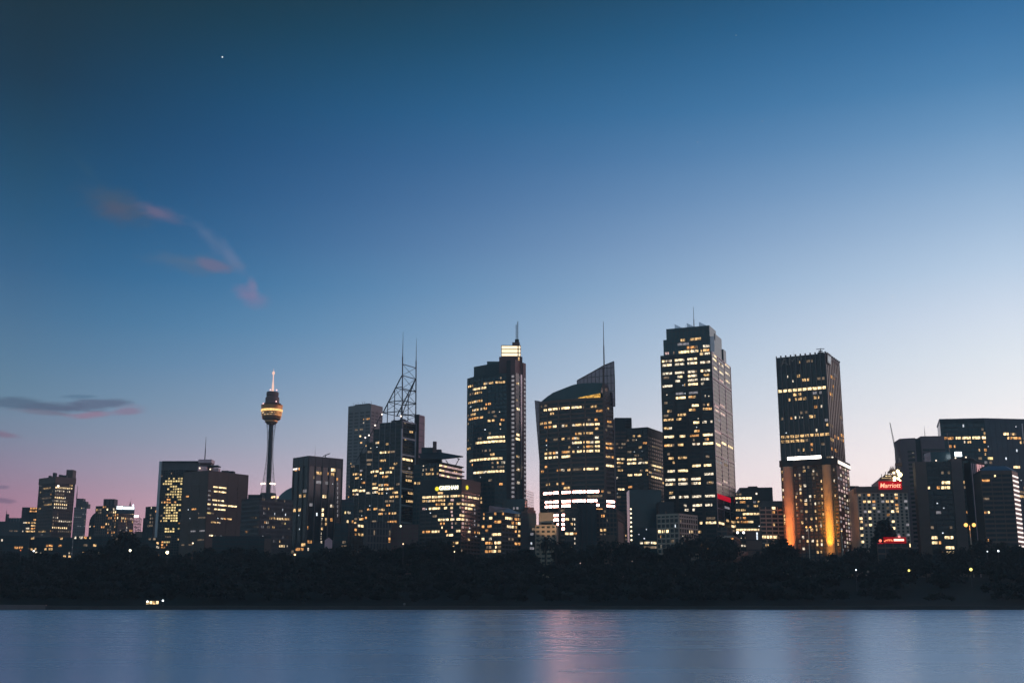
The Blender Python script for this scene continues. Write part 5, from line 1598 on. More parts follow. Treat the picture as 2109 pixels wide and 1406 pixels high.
# 28 dark block with dotted light column
b = box_bld('dotted_block', 'dark block with a vertical row of small round lights on its left edge', None, 1296, 1352, 1000, 5, 1086, M_DARKG, M_DARKG, 3.8, 6, 1.4, .4)
q0, q1 = P(1296, 1008, 1060), P(1362, 1008, 1060)
mb = MB(); mb.box(q0.x, q1.x, 1060, 1085, ZG, q0.z); mb.build('rear_wing', M_GLASST, b.root)
q0, q1 = P(1357, 1033, 1020), P(1388, 1033, 1020)
mb = MB(); mb.box(q0.x, q1.x, 1020, 1040, ZG, q0.z); mb.build('side_wing', M_DARK, b.root)
f = b.faces[0]
for k in range(8):
    u, z = f.pix(*zp('D', 2003 + k * 1.8, 362 + 87 * k)); mb = MB(); mb.ball(f.at(max(u, .6), .6, z), .75); mb.build('facade_lamp', emission('facade_lamp', (1, .80, .50), 2.6), b.root)
b.lit('7', '180 200 1321 w;204 236 1318 w;240 270 1316 b;145 160 1100 n;140 148 1098 o')
b.specks(7)
b.done()

# 29 corner office block
b = box_bld('corner_office_block', 'pale stone corner office block with dark windows and two orange lit rooms', 1353, 1397.5, 1435, 905, 38, 1057, M_GLASS, M_BEIGE, 3.8, 3.7, 1.15, .75, proud=.55, parapet=M_BEIGE)
b.lit('E', '110 182 492 b;195 260 487 b;140 170 562 o;150 165 712 w', [b.grids[0]])
b.lit('E', '543 568 505 b;578 605 508 b;455 470 572 w;425 440 355 d', [b.grids[1]])
b.lit('E', '350 358 420 c', [b.grids[0]])
q0, q1 = P(1373, 1050, 912), P(1388, 1050, 912)
mb = MB(); mb.box(q0.x, q1.x, 915, 921, b.H, q0.z); mb.build('roof_plant', M_DARK, b.root)
b.done()

# 31 low buildings at the foot of the black bank tower
b = box_bld('podium_block', 'low dark podium block at the foot of the tallest black tower', 1476, 1497, 1508, 930, 18, 1085, M_DARK, M_BROWN, 3.6, 5, 1.2)
b.done()
b = box_bld('brown_podium', 'brown stepped podium building beside two white globe lamps', 1484, 1512, 1523, 890, 16, 1103, M_BROWN, M_BROWN, 4.2, 6, 1.5, .6, parapet=M_BEIGE)
b.lit('E', '1115 1250 652 d', [b.grids[0]])
b.done()
b = box_bld('dark_plain_block', 'plain dark block between the globe lamps and the beige banded office', None, 1535, 1569, 935, 9, 1092, M_BROWN, M_DARK, 8, 12, .8)
b.lit('E', '1535 1550 618 c')
b.done()
# sloping reddish roof by the trees
t0 = P(1518, 1139, 858)
t = thing('hall_roof', 'small reddish sloping roof among the dark trees under the globe lamps', 'roof', (t0.x, 858, gz(t0.x, 858)))
mb = MB(); A_, B_, C_ = P(1497, 1128, 866), P(1541, 1136, 866), P(1517, 1151, 852)
mb.v = [tuple(A_), tuple(B_), tuple(C_)] + [(A_.x, A_.y, ZG - 1), (B_.x, B_.y, ZG - 1), (C_.x, C_.y, ZG - 1)]
mb.f = [(0, 2, 1), (3, 4, 5), (0, 1, 4, 3), (1, 2, 5, 4), (2, 0, 3, 5)]
mb.build('roof_slope', principled('terracotta', (.24, .10, .07), .9), t)

# 32 trio left of the hotel pillars
b = box_bld('strip_lit_block', 'dark block with rows of cream windows right of the tallest black tower', 1513, 1564, 1578, 1150, 8, 1014, M_GLASS, M_DARKG, 3.8, 3.6, 1.4, .4)
b.lit('8', '45 150 1010 b;75 110 1052 o;50 75 1085 n;80 110 1083 n;45 200 1112 b;50 75 1135 o;90 115 1135 o;130 162 1172 b;50 200 1217 b;80 125 1160 o;120 135 1075 d;140 160 1110 w;55 75 1160 n;175 190 1117 b', [b.grids[0]], skip=.1)
b.rand(.06, pal='nwd'); b.specks(10)
b.done()
b = box_bld('rear_plain_block', 'plain dark block with a flat parapet behind the beige banded office', 1523, 1590, 1602, 1260, 7, 1003, M_DARK, M_DARK, 12, 14, 1)
b.block('roof_plant', M_BLACK, 1541, 1560, 1001, b.H - .2, 0, 4, 10)
q = P(1558, 1016, 1140); mb = MB(); mb.ball(tuple(q), .9); mb.build('roof_lamp', emission('roof_lamp', (1, .8, .6), 2), b.root)
b.done()
b = box_bld('beige_banded_office', 'beige banded office with one bright strip left of the orange pillars', None, 1564, 1613, 985, 4, 1043, M_GLASS, M_BEIGE, 3.35, 5.0, 1.15, .65, proud=.5)
q0, q1 = P(1570, 1031, 992), P(1612, 1031, 992)
mb = MB(); mb.box(q0.x, q1.x, 992, 1010, b.H - .2, q0.z); mb.build('penthouse', M_GREY, b.root)
b.lit('8', '272 303 1083 b;282 300 1113 o;212 262 1262 b;266 314 1260 b;288 300 1180 n;280 296 1302 d;240 260 1320 n')
b.done()

# 34 grey block between the hotels
b = box_bld('grey_block', 'slim grey block with cool strips between the pillar hotel and the red sign hotel', None, 1747, 1768, 1010, 6, 1000, M_DARK, M_GREY, 3.6, 3, 1.4, .4)
b.lit('9', '118 165 910 w;118 165 938 b;118 165 968 b;118 150 997 b;120 160 1080 d')
b.specks(3)
b.done()

# 35 red sign hotel
b = Bld('sign_hotel', 'beige hotel with small square windows and a red neon rooftop sign', corner(1764.5, 1868, 1884, 935, 7, 1001), (1868, 1001), 'hotel')
b.body(M_BEIGE)
L, R = b.faces
q0 = P(1765, 998, 940)
mb = MB(); L.box(mb, -.6, L.len + .6, -12, .8, b.H - 4.6, b.H + .2); mb.build('parapet_band', M_BROWN, b.root)
nb = 11
gg = dict(f=L, u0=0, u1=L.len, z0=b.H - 5.6 - 21 * 2.62, z1=b.H - 5.6, nf=21, nb=nb, fh=2.62, bw=L.len / nb, band=.8, col=L.len / nb - 1.7)
mb = MB()
for j in range(21):
    for i in range(nb):
        a = i * gg['bw'] + gg['col'] / 2
        L.box(mb, a, a + 1.7, -.1, .03, gg['z0'] + j * gg['fh'] + .8, gg['z0'] + (j + 1) * gg['fh'])
mb.build('dark_windows', M_BLACK, b.root)['kind'] = 'stuff'
for it in '375 815 b;520 808 b;520 840 o;428 870 n;473 872 b;236 880 n;283 880 b;331 877 o;526 900 o;335 937 b;526 930 n;526 958 n;482 962 b;288 967 b;435 993 o;198 1030 b;292 1027 b;486 1050 b;200 1058 n;297 1087 b;490 1110 b;203 1118 b;207 1180 b;210 1240 b;230 800 d;280 800 d;328 795 d;180 825 d;250 1090 d;430 935 d;385 970 k;285 820 o;237 970 k;628 868 k;628 930 k;640 1105 k;650 1195 k;544 1200 k;385 875 k;332 905 k'.split(';'):
    x, y, m = it.split()
    u, z = L.pix(*zp('9', float(x), float(y)))
    j = int((z - gg['z0']) // gg['fh']); i = min(nb - 1, max(0, int(u // gg['bw'])))
    if 0 <= j < 21:
        a = i * gg['bw'] + gg['col'] / 2; b.pane(gg, j, a - .25, a + 1.95, m)
u0, z0 = L.pix(*zp('9', 361, 768)); u1, z1 = L.pix(*zp('9', 571, 690))
sf = Face(L.at(0, 1.0, 0)[:2], L.at(L.len, 1.0, 0)[:2])
z0, z1 = z0 + .6, z1 + .6
mb = MB(); sf.box(mb, u0, u1, 0, .5, z0, z1); sb = mb.build('sign_board', emission('neon_board', (.80, .004, .018), .58), b.root)
hS = (z1 - z0)
tx = text_mesh('lettering', 'Marriott', emission('neon_letters', (1, .42, .26), 1.7), b.root, sf.at(u0 + .8, .75, z0 + hS * .22), L.ang, hS * .80, .12, 1.0, .18, bold=.07)
wd = max(v.co.x for v in tx.data.vertices); tx.scale = ((u1 - u0 - 1.6) / wd, 1, 1)
b.done()
# low building with the second red sign
b = box_bld('low_shop_block', 'low dark building with a small red neon sign below the red sign hotel', None, 1806, 1888, 856, 5, 1117, M_DARK, M_BROWN, 4.2, 6, 1.2)
f = b.faces[0]
def redbar(xa, xb, ya, yb, mat, nm='neon_letter'):
    u0, z0 = f.pix(*zp('N', xa, yb)); u1, z1 = f.pix(*zp('N', xb, ya))
    mb = MB(); f.box(mb, u0, u1, .6, .95, z0, z1); mb.build(nm, mat, b.root)
u, z = f.pix(*zp('N', 565, 930)); mb = MB(); mb.tube(f.at(u, .5, z), f.at(u, 1.0, z), 1.0, seg=16); mb.build('neon_disc', emission('neon_disc', (1, .22, .14), 1.8), b.root)
neon = emission('neon_bar', (1, .26, .12), 1.8); neon2 = emission('neon_hot', (1, .56, .42), 2.4)
redbar(480, 660, 1010, 1035, M_REDSOFT, 'sign_rail')
u0, z0 = f.pix(*zp('N', 700, 1020)); u1, z1 = f.pix(*zp('N', 1500, 800))
mb = MB(); f.box(mb, u0, u1, .1, .5, z0, z1); mb.build('sign_board', emission('neon_board_dark', (.55, .004, .012), .5), b.root)
for xa, xb, y0, y1 in ((705, 745, 930, 965), (760, 800, 895, 935), (830, 845, 880, 945), (850, 880, 880, 900), (895, 915, 880, 945), (920, 935, 880, 900), (950, 985, 885, 905), (960, 975, 905, 945), (990, 1020, 920, 945)):
    redbar(xa, xb, y0, y1, neon)
for k in range(7): redbar(1060 + k * 52, 1060 + k * 52 + 44, 865, 942, neon2)
redbar(1210, 1285, 750, 815, emission('neon_small', (1, .30, .28), 1.4))
b.lit('N', '1605 1670 1090 b;290 355 1068 n', minw=1.5)
b.done()

# 37 purple-grey tower
b = Bld('concrete_tower', 'mauve-grey concrete tower with a dark vertical slot left of the glass giant', corner(1852.5, 1889, 1940, 1085, 8, 901), (1889, 901), kidx=1)
pl = [(ray(x, 901).x * Y, Y) for x, Y in ((1852.5, 1092), (1885, 1086), (1945, 1083))]
b = None
for o in [o for o in bpy.data.objects if o.name.startswith('concrete_tower')]: bpy.data.objects.remove(o)
b = Bld('concrete_tower', 'mauve-grey concrete tower with a dark vertical slot left of the glass giant', pl, (1945, 897), kidx=2, back=30)
b.H = P(1853, 903, 1092).z
M_MAUVE = principled('mauve_concrete', (.22, .165, .185), .85)
mb = MB(); mb.prism([tuple(b.plan[0]), tuple(b.plan[1]), (b.plan[1].x + 3, 1112), (b.plan[0].x + 3, 1118)], ZG, b.H); mb.build('tower_body', M_MAUVE, b.root)
f0, f1 = b.faces
zh = P(1900, 898, 1086).z
mb = MB(); f1.box(mb, 5.0, f1.len, -28, -.3, ZG, zh); mb.build('tower_body', M_MAUVE, b.root)
mb = MB(); f1.box(mb, 0, 5.2, -24, -3.0, ZG, b.H - .3); mb.build('recessed_slot', M_DARKG, b.root)
for f, ua, ub, zt, o in ((f0, f0.len * .45, f0.len - 1.5, P(1870, 928, 1089).z, 0), (f1, 6.0, f1.len, P(1900, 924, 1085).z, -.3)):
    mb = MB()
    for k in range(30):
        z = zt - 1.8 - k * 3.9
        f.box(mb, ua, ub, -.2 + o, .1 + o, z - .2, z + 1.8)
    mb.build('dark_glazing', M_GLASS, b.root)
b.antenna(1903.5, 877, 897, 1095, .3)
gq = [dict(f=f0, u0=f0.len * .45, u1=f0.len - 1.5, z0=b.H - 150, z1=b.H - 12, nf=36, nb=4, fh=3.83, bw=4, band=1.9, col=.3)]
b.lit('9', '677 686 428 w;677 688 463 b;640 660 573 b;668 692 575 b;655 680 603 b', gq)
mb = MB()
for k in range(9):
    z = P(1856, 929 + k * 7, 1092).z; f0.box(mb, -1.6, .2, -4, -2, z, z + .5)
mb.build('balcony_stubs', M_DARK, b.root)
b.done()

# 38 the big teal glass block at the right
b = Bld('teal_glass_block', 'huge teal glass block filling the far right of the skyline', corner(1935, 2027, 2128, 1120, 8, 862), (2027, 861), 'office tower', kidx=1)
b.plan[2] = Vector((ray(2135, 862).x * 1128, 1128)); b.faces = [Face(x, y) for x, y in zip(b.plan, b.plan[1:])]
b.back = [b.plan[2] + Vector((10, 40)), b.plan[0] + Vector((14, 46))]
b.body(M_GLASST)
b.grid(0, 4.0, 5.5, 1.0, .25, M_DARKG, .15, top=5); b.grid(1, 4.0, 5.5, 1.0, .25, M_GLASST, .15, top=5)
b.cap(M_BLUER, 1.5, .6)
L, R = b.faces
b.lit('9', '970 1060 290 o;1080 1130 272 b;1140 1220 270 b;1235 1310 267 b;1325 1362 263 b;1020 1045 360 o;1065 1080 358 o;1100 1112 357 o;1190 1225 313 n;1295 1307 380 n;1345 1382 375 o;1350 1362 418 n;1290 1330 452 d;1340 1360 300 o;1340 1385 228 n;1160 1170 317 w;1146 1156 152 c;1195 1203 195 c;1320 1340 185 d', [b.grids[0]])
b.lit('9', '1345 1430 450 y;1525 1575 225 b;1555 1580 263 n;1590 1690 265 o;1590 1645 228 d;1620 1680 533 b;1645 1655 378 c;1545 1555 455 c;1395 1420 490 d;1680 1719 770 d;1680 1719 840 n', [b.grids[1]])
b.specks(18)
mb = MB(); mb.tube(P(2105, 872, 1119), P(2107.5, 905, 1119), .5); mb.build('white_pole', M_WHITE, b.root)
mb = MB(); mb.tube(P(1950, 862, 1125), P(1960, 866.5, 1125), .25); mb.build('roof_boom', M_METAL, b.root)
b.done(.015)

# 39 twin-pillar tower with flared end
b = Bld('twin_pillar_tower', 'dark glass tower between two brown pillars with a flared curved end', corner(1883, 1984, 2012, 965, 9, 945), (1984, 945), kidx=1)
b.H = P(1984, 948, 965).z
L = b.faces[0]
mb = MB(); mb.prism([tuple(b.plan[0]), tuple(b.plan[1]), (b.plan[1].x + 8, 992), (b.plan[0].x + 8, 998)], ZG, b.H - .5); mb.build('tower_body', M_GLASS, b.root)
def lx(x, y): return L.pix(*zp('9', x, y))
u0, _ = lx(692, 520); u1, _ = lx(800, 520)
mb = MB(); L.box(mb, u0 + .4, u1, -10, 1.6, ZG, lx(740, 503)[1]); mb.build('pillar', M_BROWN, b.root)
u2, _ = lx(1035, 520); u3, _ = lx(1135, 520)
mb = MB(); L.box(mb, u2, u3, -10, 1.8, ZG, lx(1080, 474)[1]); mb.build('pillar', principled('mauve_brown_stone', (.19, .13, .13), .8), b.root)
b.grid(0, 4.0, (u2 - u1) / 4, 1.3, .35, M_DARK, .3, u0=u1 + .1, u1=u2 - .1)
g1 = b.grid(0, 4.0, 5, 1.3, .3, M_DARKG, .3, u0=u3 + .1, u1=L.len)
za = P(1920, 928, 975).z
q0, q1 = P(1916, 930, 975), P(1957, 930, 975)
mb = MB(); mb.box(q0.x, q1.x, 975, 990, b.H - 1, q0.z); mb.build('glass_penthouse', M_GLASST, b.root)
mb = MB(); uu0, zz0 = lx(1072, 455); uu1, zz1 = lx(1132, 408)
mb.box(P(1966.5, 935, 966).x, P(1980, 935, 966).x, 965.2, 966, P(1970, 939.5, 966).z, P(1970, 930.5, 966).z); mb.build('floodlight', emission('bluewhite_flood', (.80, .93, 1.0), 5.0), b.root)
for x, y in ((1171, 462), (893, 492), (1074, 468)):
    uq, zq_ = lx(x, y); mb = MB(); mb.ball(L.at(uq, 2.2, zq_), .6); mb.build('roof_lamp', emission('roof_lamp', (1, .8, .6), 2), b.root)
# flared curved end
Rp = []
for (x, yt, Y) in ((1984, 941, 965), (1998, 939.5, 963), (2006, 944, 961), (2015, 948.5, 957), (2027, 951.5, 951)):
    Rp.append((P(x, yt, Y), Y))
mb = MB()
n = len(Rp)
for q, Y in Rp:
    mb.v += [(q.x, Y, q.z), (q.x, Y, q.z - 1.4), (q.x + 2, Y + 14, q.z - .2), (q.x + 2, Y + 14, q.z - 1.6)]
for i in range(n - 1):
    a, c = i * 4, i * 4 + 4
    mb.f += [(a, c, c + 2, a + 2), (a + 1, a + 3, c + 3, c + 1), (a, a + 1, c + 1, c), (a + 2, c + 2, c + 3, a + 3)]
mb.build('flared_roof', M_METAL, b.root)
mb = MB(); e0, e1 = P(1996, 945, 964), P(2014, 945, 964)
mb.prism([(e0.x, 962.5), (e1.x - 1.2, 959), (e1.x + 3, 985), (e0.x, 992)], ZG, P(2000, 946, 962).z - 1.5); mb.build('curved_end', M_DARK, b.root)
ef = Face((e0.x, 962.4), (e1.x - 1.2, 958.9))
for k in range(5):
    mb = MB(); u = ef.len * (.1 + .2 * k); ef.box(mb, u, u + .55, 0, .6, ZG, P(2000, 953 + k * .8, 960).z)
    mb.build('edge_fin', M_PINKP if k < 3 else emission('lit_edge', (1, .50, .50), .75), b.root)
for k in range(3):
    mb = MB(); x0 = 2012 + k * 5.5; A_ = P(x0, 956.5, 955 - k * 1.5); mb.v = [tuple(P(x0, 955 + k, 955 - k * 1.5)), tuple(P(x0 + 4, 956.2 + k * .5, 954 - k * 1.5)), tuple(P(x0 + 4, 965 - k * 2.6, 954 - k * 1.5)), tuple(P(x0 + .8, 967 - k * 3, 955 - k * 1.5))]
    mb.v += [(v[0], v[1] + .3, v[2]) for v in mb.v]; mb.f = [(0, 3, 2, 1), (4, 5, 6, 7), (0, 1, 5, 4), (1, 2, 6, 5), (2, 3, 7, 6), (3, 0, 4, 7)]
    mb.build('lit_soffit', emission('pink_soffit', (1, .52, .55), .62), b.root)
b.lit('9', '950 970 690 b;975 1028 690 b;905 940 742 o;945 970 740 b;975 1028 742 b;815 840 740 b;845 905 1130 d;975 1050 1130 d;855 885 1228 b;885 920 1223 b;980 1060 1228 b;855 925 1277 b;985 1065 1278 b;930 960 1327 o;985 1070 1328 b;945 970 598 d;1005 1028 598 d;805 815 645 w', [b.grids[0]])
b.lit('9', '1155 1215 718 d;1185 1193 768 c;1187 1195 815 c;1160 1168 718 w', [g1])
b.specks(6, b.grids[:1])
b.done()

# 40 banded block with slanted light strips
b = Bld('slanted_strip_block', 'brown banded block with a ladder of bright white strips at its right end', corner(2019, 2082, 2092, 930, 9, 969), (2082, 968), kidx=1)
K = Vector((ray(2083, 968).x * 930, 930)); E = Vector((ray(2094.5, 968).x * 946, 946))
b.plan[1], b.plan[2] = K, E
b.faces = [Face(x, y) for x, y in zip(b.plan, b.plan[1:])]
b.back = [E + Vector((2, 20)), b.plan[0] + Vector((6, 34))]
b.body(M_DARK)
L, R = b.faces
g = b.grid(0, 3.65, 9, 1.5, .5, M_BROWN, .35, top=3)
z0 = b.H
pts = b.outline()
c = [sum(p[i] for p in pts) / len(pts) for i in (0, 1)]
mb = MB(); m = len(pts)
mb.v = [(c[0] + (p[0] - c[0]) * 1.03, c[1] + (p[1] - c[1]) * 1.03, z0 + .1) for p in pts] + [(c[0] + (p[0] - c[0]) * .55, c[1] + (p[1] - c[1]) * .55, z0 + 4.5) for p in pts]
mb.f = [tuple(range(m))[::-1], tuple(range(m, 2 * m))] + [(i, (i + 1) % m, m + (i + 1) % m, m + i) for i in range(m)]
mb.build('hip_roof', M_BLUER, b.root)
mb = MB(); R.box(mb, 0, R.len, .0, .25, ZG, b.H - .2); mb.build('end_wall', M_REDST, b.root)
for k in range(17):
    y = 640 + 43.2 * k
    px_, py_ = zp('9', 1630 + 3.4 * k, y)
    u, z = R.pix(px_, py_)
    mb = MB(); R.box(mb, .6, R.len - .6, .3, .6, z - .62, z + .62); mb.build('strip_light', emission('white_strip', (1, .86, .80), 1.5), b.root)
b.lit('9', '1340 1370 985 o;1380 1398 965 b;1440 1455 630 b;1335 1360 980 d;1365 1390 1222 o', [g])
b.done()

# ------------------------------------------------------------------ far left buildings
b = box_bld('far_block', 'low far dark block with a small spire at the far left edge', None, -8, 48, 1700, 3, 1073, M_DARK, M_DARKG, 4, 6, 1.4)
q0, q1 = P(17, 1066, 1705), P(46, 1066, 1705)
mb = MB(); mb.box(q0.x, q1.x, 1705, 1725, b.H - .2, q0.z); mb.build('glass_storey', M_GLASST, b.root)
mb = MB()
for i in range(6): mb.box(q0.x + (q1.x - q0.x) * i / 5 - .4, q0.x + (q1.x - q0.x) * i / 5 + .4, 1704.4, 1705, b.H, q0.z)
mb.build('storey_mullions', M_GREY, b.root)
q0, q1 = P(12, 1058, 1702), P(17, 1058, 1702)
mb = MB(); mb.box(q0.x, q1.x, 1702, 1706, b.H - .3, q0.z); mb.build('stair_tower', M_DARK, b.root)
b.antenna(14.2, 1047, 1058, 1703, .45)
b.rand(.03, pal='now'); b.done()

b = box_bld('amber_top_block', 'small far block with amber lit strips at its top left of the crowned tower', None, 46, 80, 1500, 5, 1044, M_DARK, M_DARK, 3.6, 4.5, 1.3, .4)
b.lit('1', '415 442 812 o;350 440 832 o;345 440 847 o;360 440 862 o;390 425 940 o;270 300 975 w;265 290 1000 n;300 345 998 n;355 420 997 n;360 418 1022 n;300 340 1050 w;360 415 1052 o;260 275 1078 w;300 420 1078 n;370 390 967 b;288 298 870 c;370 415 945 o')
b.rand(.04, pal='own'); b.done()

b = Bld('crowned_tower', 'dark tower with an overhanging crown and a grid of small lit windows', corner(81.5, 114, 154.5, 1400, 40, 994), (114, 994), kidx=1)
b.body(M_DARK)
L, R = b.faces
b.grid(0, 3.9, 3.2, 1.6, 1.1, M_BROWN, .4); b.grid(1, 3.9, R.len / 10, 1.6, 1.2, M_BROWN, .4)
zt = P(114, 981, 1400).z
mb = MB(); c = sum((Vector(p) for p in [*b.plan, *b.back]), Vector((0, 0))) / 4
mb.prism([tuple(c + (Vector(p) - c) * 1.055) for p in [*b.plan, *b.back]], b.H, zt); mb.build('crown', M_BROWN, b.root)
q0, q1 = P(137, 967, 1425), P(150.5, 967, 1425)
mb = MB(); mb.box(q0.x, q1.x, 1425, 1436, zt - 1, q0.z); mb.build('plant_room', M_BROWN, b.root)
for xa, xb, y in ((109, 114, 973), (121, 127, 977), (128, 137, 978), (100, 104, 979)):
    q0, q1 = P(xa, y, 1415), P(xb, y, 1415); mb = MB(); mb.box(q0.x, q1.x, 1415, 1421, zt - .6, q0.z); mb.build('roof_plant', M_DARK, b.root)
b.lit('1', '500 575 578 n;500 580 605 n;475 590 690 d;505 600 778 n;445 515 1092 n;575 605 1090 o', [b.grids[0]])
rows = [(578, 640, 690), (578, 735, 815), (603, 620, 840), (635, 640, 755), (637, 765, 810), (660, 640, 755), (688, 620, 752), (715, 625, 770), (745, 620, 770), (775, 610, 775), (805, 615, 770), (832, 605, 740), (915, 600, 672), (942, 600, 672), (966, 600, 672), (985, 680, 830), (1062, 580, 790), (1092, 575, 610), (1092, 670, 830)]
b.lit('1', ';'.join('%d %d %d %s' % (a, c_, y, 'b' if y in (603, 688, 775, 578, 1062) else 'w' if y % 2 else 'd') for y, a, c_ in rows), [b.grids[1]])
q = P(120, 1000.5, 1385); mb = MB(); mb.ball(tuple(q), 1.4); mb.build('wall_lamp', emission('wall_lamp', (1, .86, .7), 2.5), b.root)
b.done()

b = box_bld('spired_tower', 'slim pale stepped tower with a needle spire behind the crowned tower', None, 153, 179, 1620, 9, 1044, M_GREY, M_LGREY, 4, 3, 2.2, 1.4)
for x0, x1, y in ((153, 167, 1025), (159, 173, 1031), (165, 177, 1036)):
    q0, q1 = P(x0, y, 1622), P(x1, y, 1622); mb = MB(); mb.box(q0.x, q1.x, 1622 + x0 * .05, 1640, b.H - .4, q0.z); mb.build('stepped_storey', M_GREY, b.root)
b.antenna(160, 1000, 1027, 1625, .8)
b.rand(.22, pal='kkdkw', full=.6); b.lit('1', '945 952 818 b;925 938 858 n;920 940 940 d')
b.done()

Yq = 1450
t0 = P(200, 1060, Yq)
b = box_bld('curved_roof_block', 'dark building with a rounded roof left of the hotel block', None, 184, 216, Yq, 4, 1075, M_DARK, M_DARKG, 3.6, 4, 1.3)
f = b.faces[0]
mb = MB(); n = 9; fr = []
for i in range(n):
    a = math.pi / 2 * i / (n - 1); u = f.len * (1 - math.cos(a)) * .95; fr.append((u, b.H - .1 + (P(200, 1049, Yq).z - b.H) * math.sin(a)))
fr.append((f.len, fr[-1][1])); fr.append((f.len, b.H - .2)); m = len(fr)
mb.v = [f.at(u, 0, z) for u, z in fr] + [f.at(u, -20, z) for u, z in fr]
mb.f = [tuple(range(m))[::-1], tuple(range(m, 2 * m))] + [(i, (i + 1) % m, m + (i + 1) % m, m + i) for i in range(m)]
mb.build('curved_roof', M_DARKG, b.root)
q0, q1 = P(200, 1043.5, Yq + 6), P(216, 1043.5, Yq + 6); mb = MB(); mb.box(q0.x, q1.x, Yq + 6, Yq + 16, b.H, q0.z); mb.build('roof_plant', M_DARK, b.root)
b.lit('K', '510 590 640 n;500 540 700 o;525 580 775 c;365 395 840 c;300 330 900 o;380 430 935 n;360 385 900 o;530 560 870 o;360 400 1085 o;360 420 1125 b;475 545 1070 n;470 525 1165 b;465 490 1210 o;570 605 1215 w;75 130 935 n;60 90 1035 b;20 50 1070 o;185 200 950 w;40 90 1355 n;390 400 1130 n', minw=1.6)
b.rand(.04, pal='onw'); b.done()
q = P(209, 1046, Yq); t = None

b = box_bld('roof_sign_hotel', 'dark hotel block with a long blue-white glowing roof sign at the left', 198, 246, 277, 1380, 22, 1040, M_DARK, M_BROWN, 3.3, 3.2, 1.1, .9, cat='hotel')
L, R = b.faces
q0, q1 = P(213.5, 1027, 1392), P(236, 1027, 1392); mb = MB(); mb.box(q0.x, q1.x, 1392, 1404, b.H - 1, q0.z); mb.build('plant_room', M_GREY, b.root)
mb = MB()
for i in range(3): mb.box(q0.x + 2 + i * 4.5, q0.x + 3.4 + i * 4.5, 1391.6, 1392, b.H + 1, q0.z - 1)
mb.build('plant_louvres', M_BLACK, b.root)
u0, z0 = L.pix(241, 1047.5)
fs = Face(P(240.5, 1044, 1378)[:2], P(276.5, 1044, 1384)[:2])
zb_, zt_ = P(250, 1048, 1379).z, P(250, 1041.5, 1379).z
for a, c_ in ((.0, .34), (.37, 1.0)):
    mb = MB(); fs.box(mb, fs.len * a, fs.len * c_, 0, .8, zb_, zt_ - (.6 if a else 0)); mb.build('sign_letters', emission('roof_sign', (.80, .92, 1.0), 2.6), b.root)
mb = MB(); fs.box(mb, fs.len * .9, fs.len * .97, 0, .8, zt_, zt_ + 2.2); mb.build('sign_letters', emission('roof_sign', (.80, .92, 1.0), 2.6), b.root)
mb = MB(); fs.box(mb, -.5, fs.len + .5, -1.2, -.1, zb_ - 5, zb_ + .2); mb.build('sign_backing', M_BLUER, b.root)
mb = MB(); q = P(268.5, 1032, 1390); mb.tube((q.x, 1390, b.H - .5), (q.x, 1390, q.z), 1.3, .2, 8); mb.tube((q.x + .6, 1390, q.z), (q.x + .6, 1390, q.z + 3.5), .15); mb.build('finial', M_REDST, b.root)
b.lit('K', '800 865 470 w;805 915 572 b;820 845 520 o;880 910 470 w;875 910 675 n;910 955 745 b;860 900 765 o;800 825 760 d;840 890 950 n;640 670 495 b;720 740 520 d;720 740 565 d', [b.grids[0]])
b.lit('K', '1090 1125 695 n;1025 1070 750 b;1125 1160 765 o;1180 1205 770 o;1125 1160 815 o;1015 1045 805 o;1080 1115 845 b;1125 1155 860 o;1170 1195 880 o;1155 1185 935 w;1195 1225 610 b;1245 1280 610 b;1290 1335 612 b;1260 1290 712 p;1295 1330 725 p;1050 1075 600 d;1060 1090 560 d;1120 1150 570 d', b.grids)
b.rand(.06, pal='odn'); b.specks(5)
b.done()

# hoist tower
q0, q1 = P(277.5, 1066, 1420), P(288, 1066, 1420)
t = thing('hoist_tower', 'open lattice hoist tower with a bright lamp right of the roof sign hotel', 'tower', (q0.x, 1420, ZG))
mb = MB(); zt = q0.z
for x in (q0.x, q1.x):
    for y in (1420, 1426): mb.tube((x, y, ZG), (x, y, zt), .42, seg=4)
k = 0; z = ZG + 20
while z < zt:
    for y in (1420, 1426):
        mb.tube((q0.x, y, z), (q1.x, y, z), .30, seg=4); mb.tube((q0.x if k % 2 else q1.x, y, z), (q1.x if k % 2 else q0.x, y, z + 3.4), .28, seg=4)
    z += 3.4; k += 1
mb.build('lattice', M_PINKP, t)
mb = MB(); a = P(275, 1064.5, 1419); c_ = P(285.5, 1060.5, 1419); mb.box(a.x, c_.x, 1418.4, 1419, a.z, c_.z); mb.build('lamp', emission('hoist_lamp', (1, .90, .88), 3.2), t)

b = box_bld('low_flat_block', 'low flat roofed dark block between the hoist tower and a small dark tower', None, 279, 304, 1350, 3, 1094, M_BROWN, M_BROWN, 3.6, 5, 1.3)
b.lit('K', '1610 1625 1170 w;1640 1655 1170 w'); b.done()
b = box_bld('small_dark_tower', 'small dark stepped tower left of the yellow lit slab', 301, 318, 331, 1230, 35, 1042, M_DARKG, M_DARK, 3.6, 3.4, 1.2, .5)
q0, q1 = P(299, 1066, 1236), P(304, 1066, 1236); mb = MB(); mb.box(q0.x - 2, q1.x, 1236, 1246, ZG, q0.z); mb.build('side_wing', M_DARK, b.root)
b.lit('2', '55 66 872 w;105 128 893 o;118 128 880 b;55 65 945 d;68 78 1010 d;20 30 1060 d;45 55 935 d'); b.rand(.05, pal='wdn'); b.specks(4); b.done()

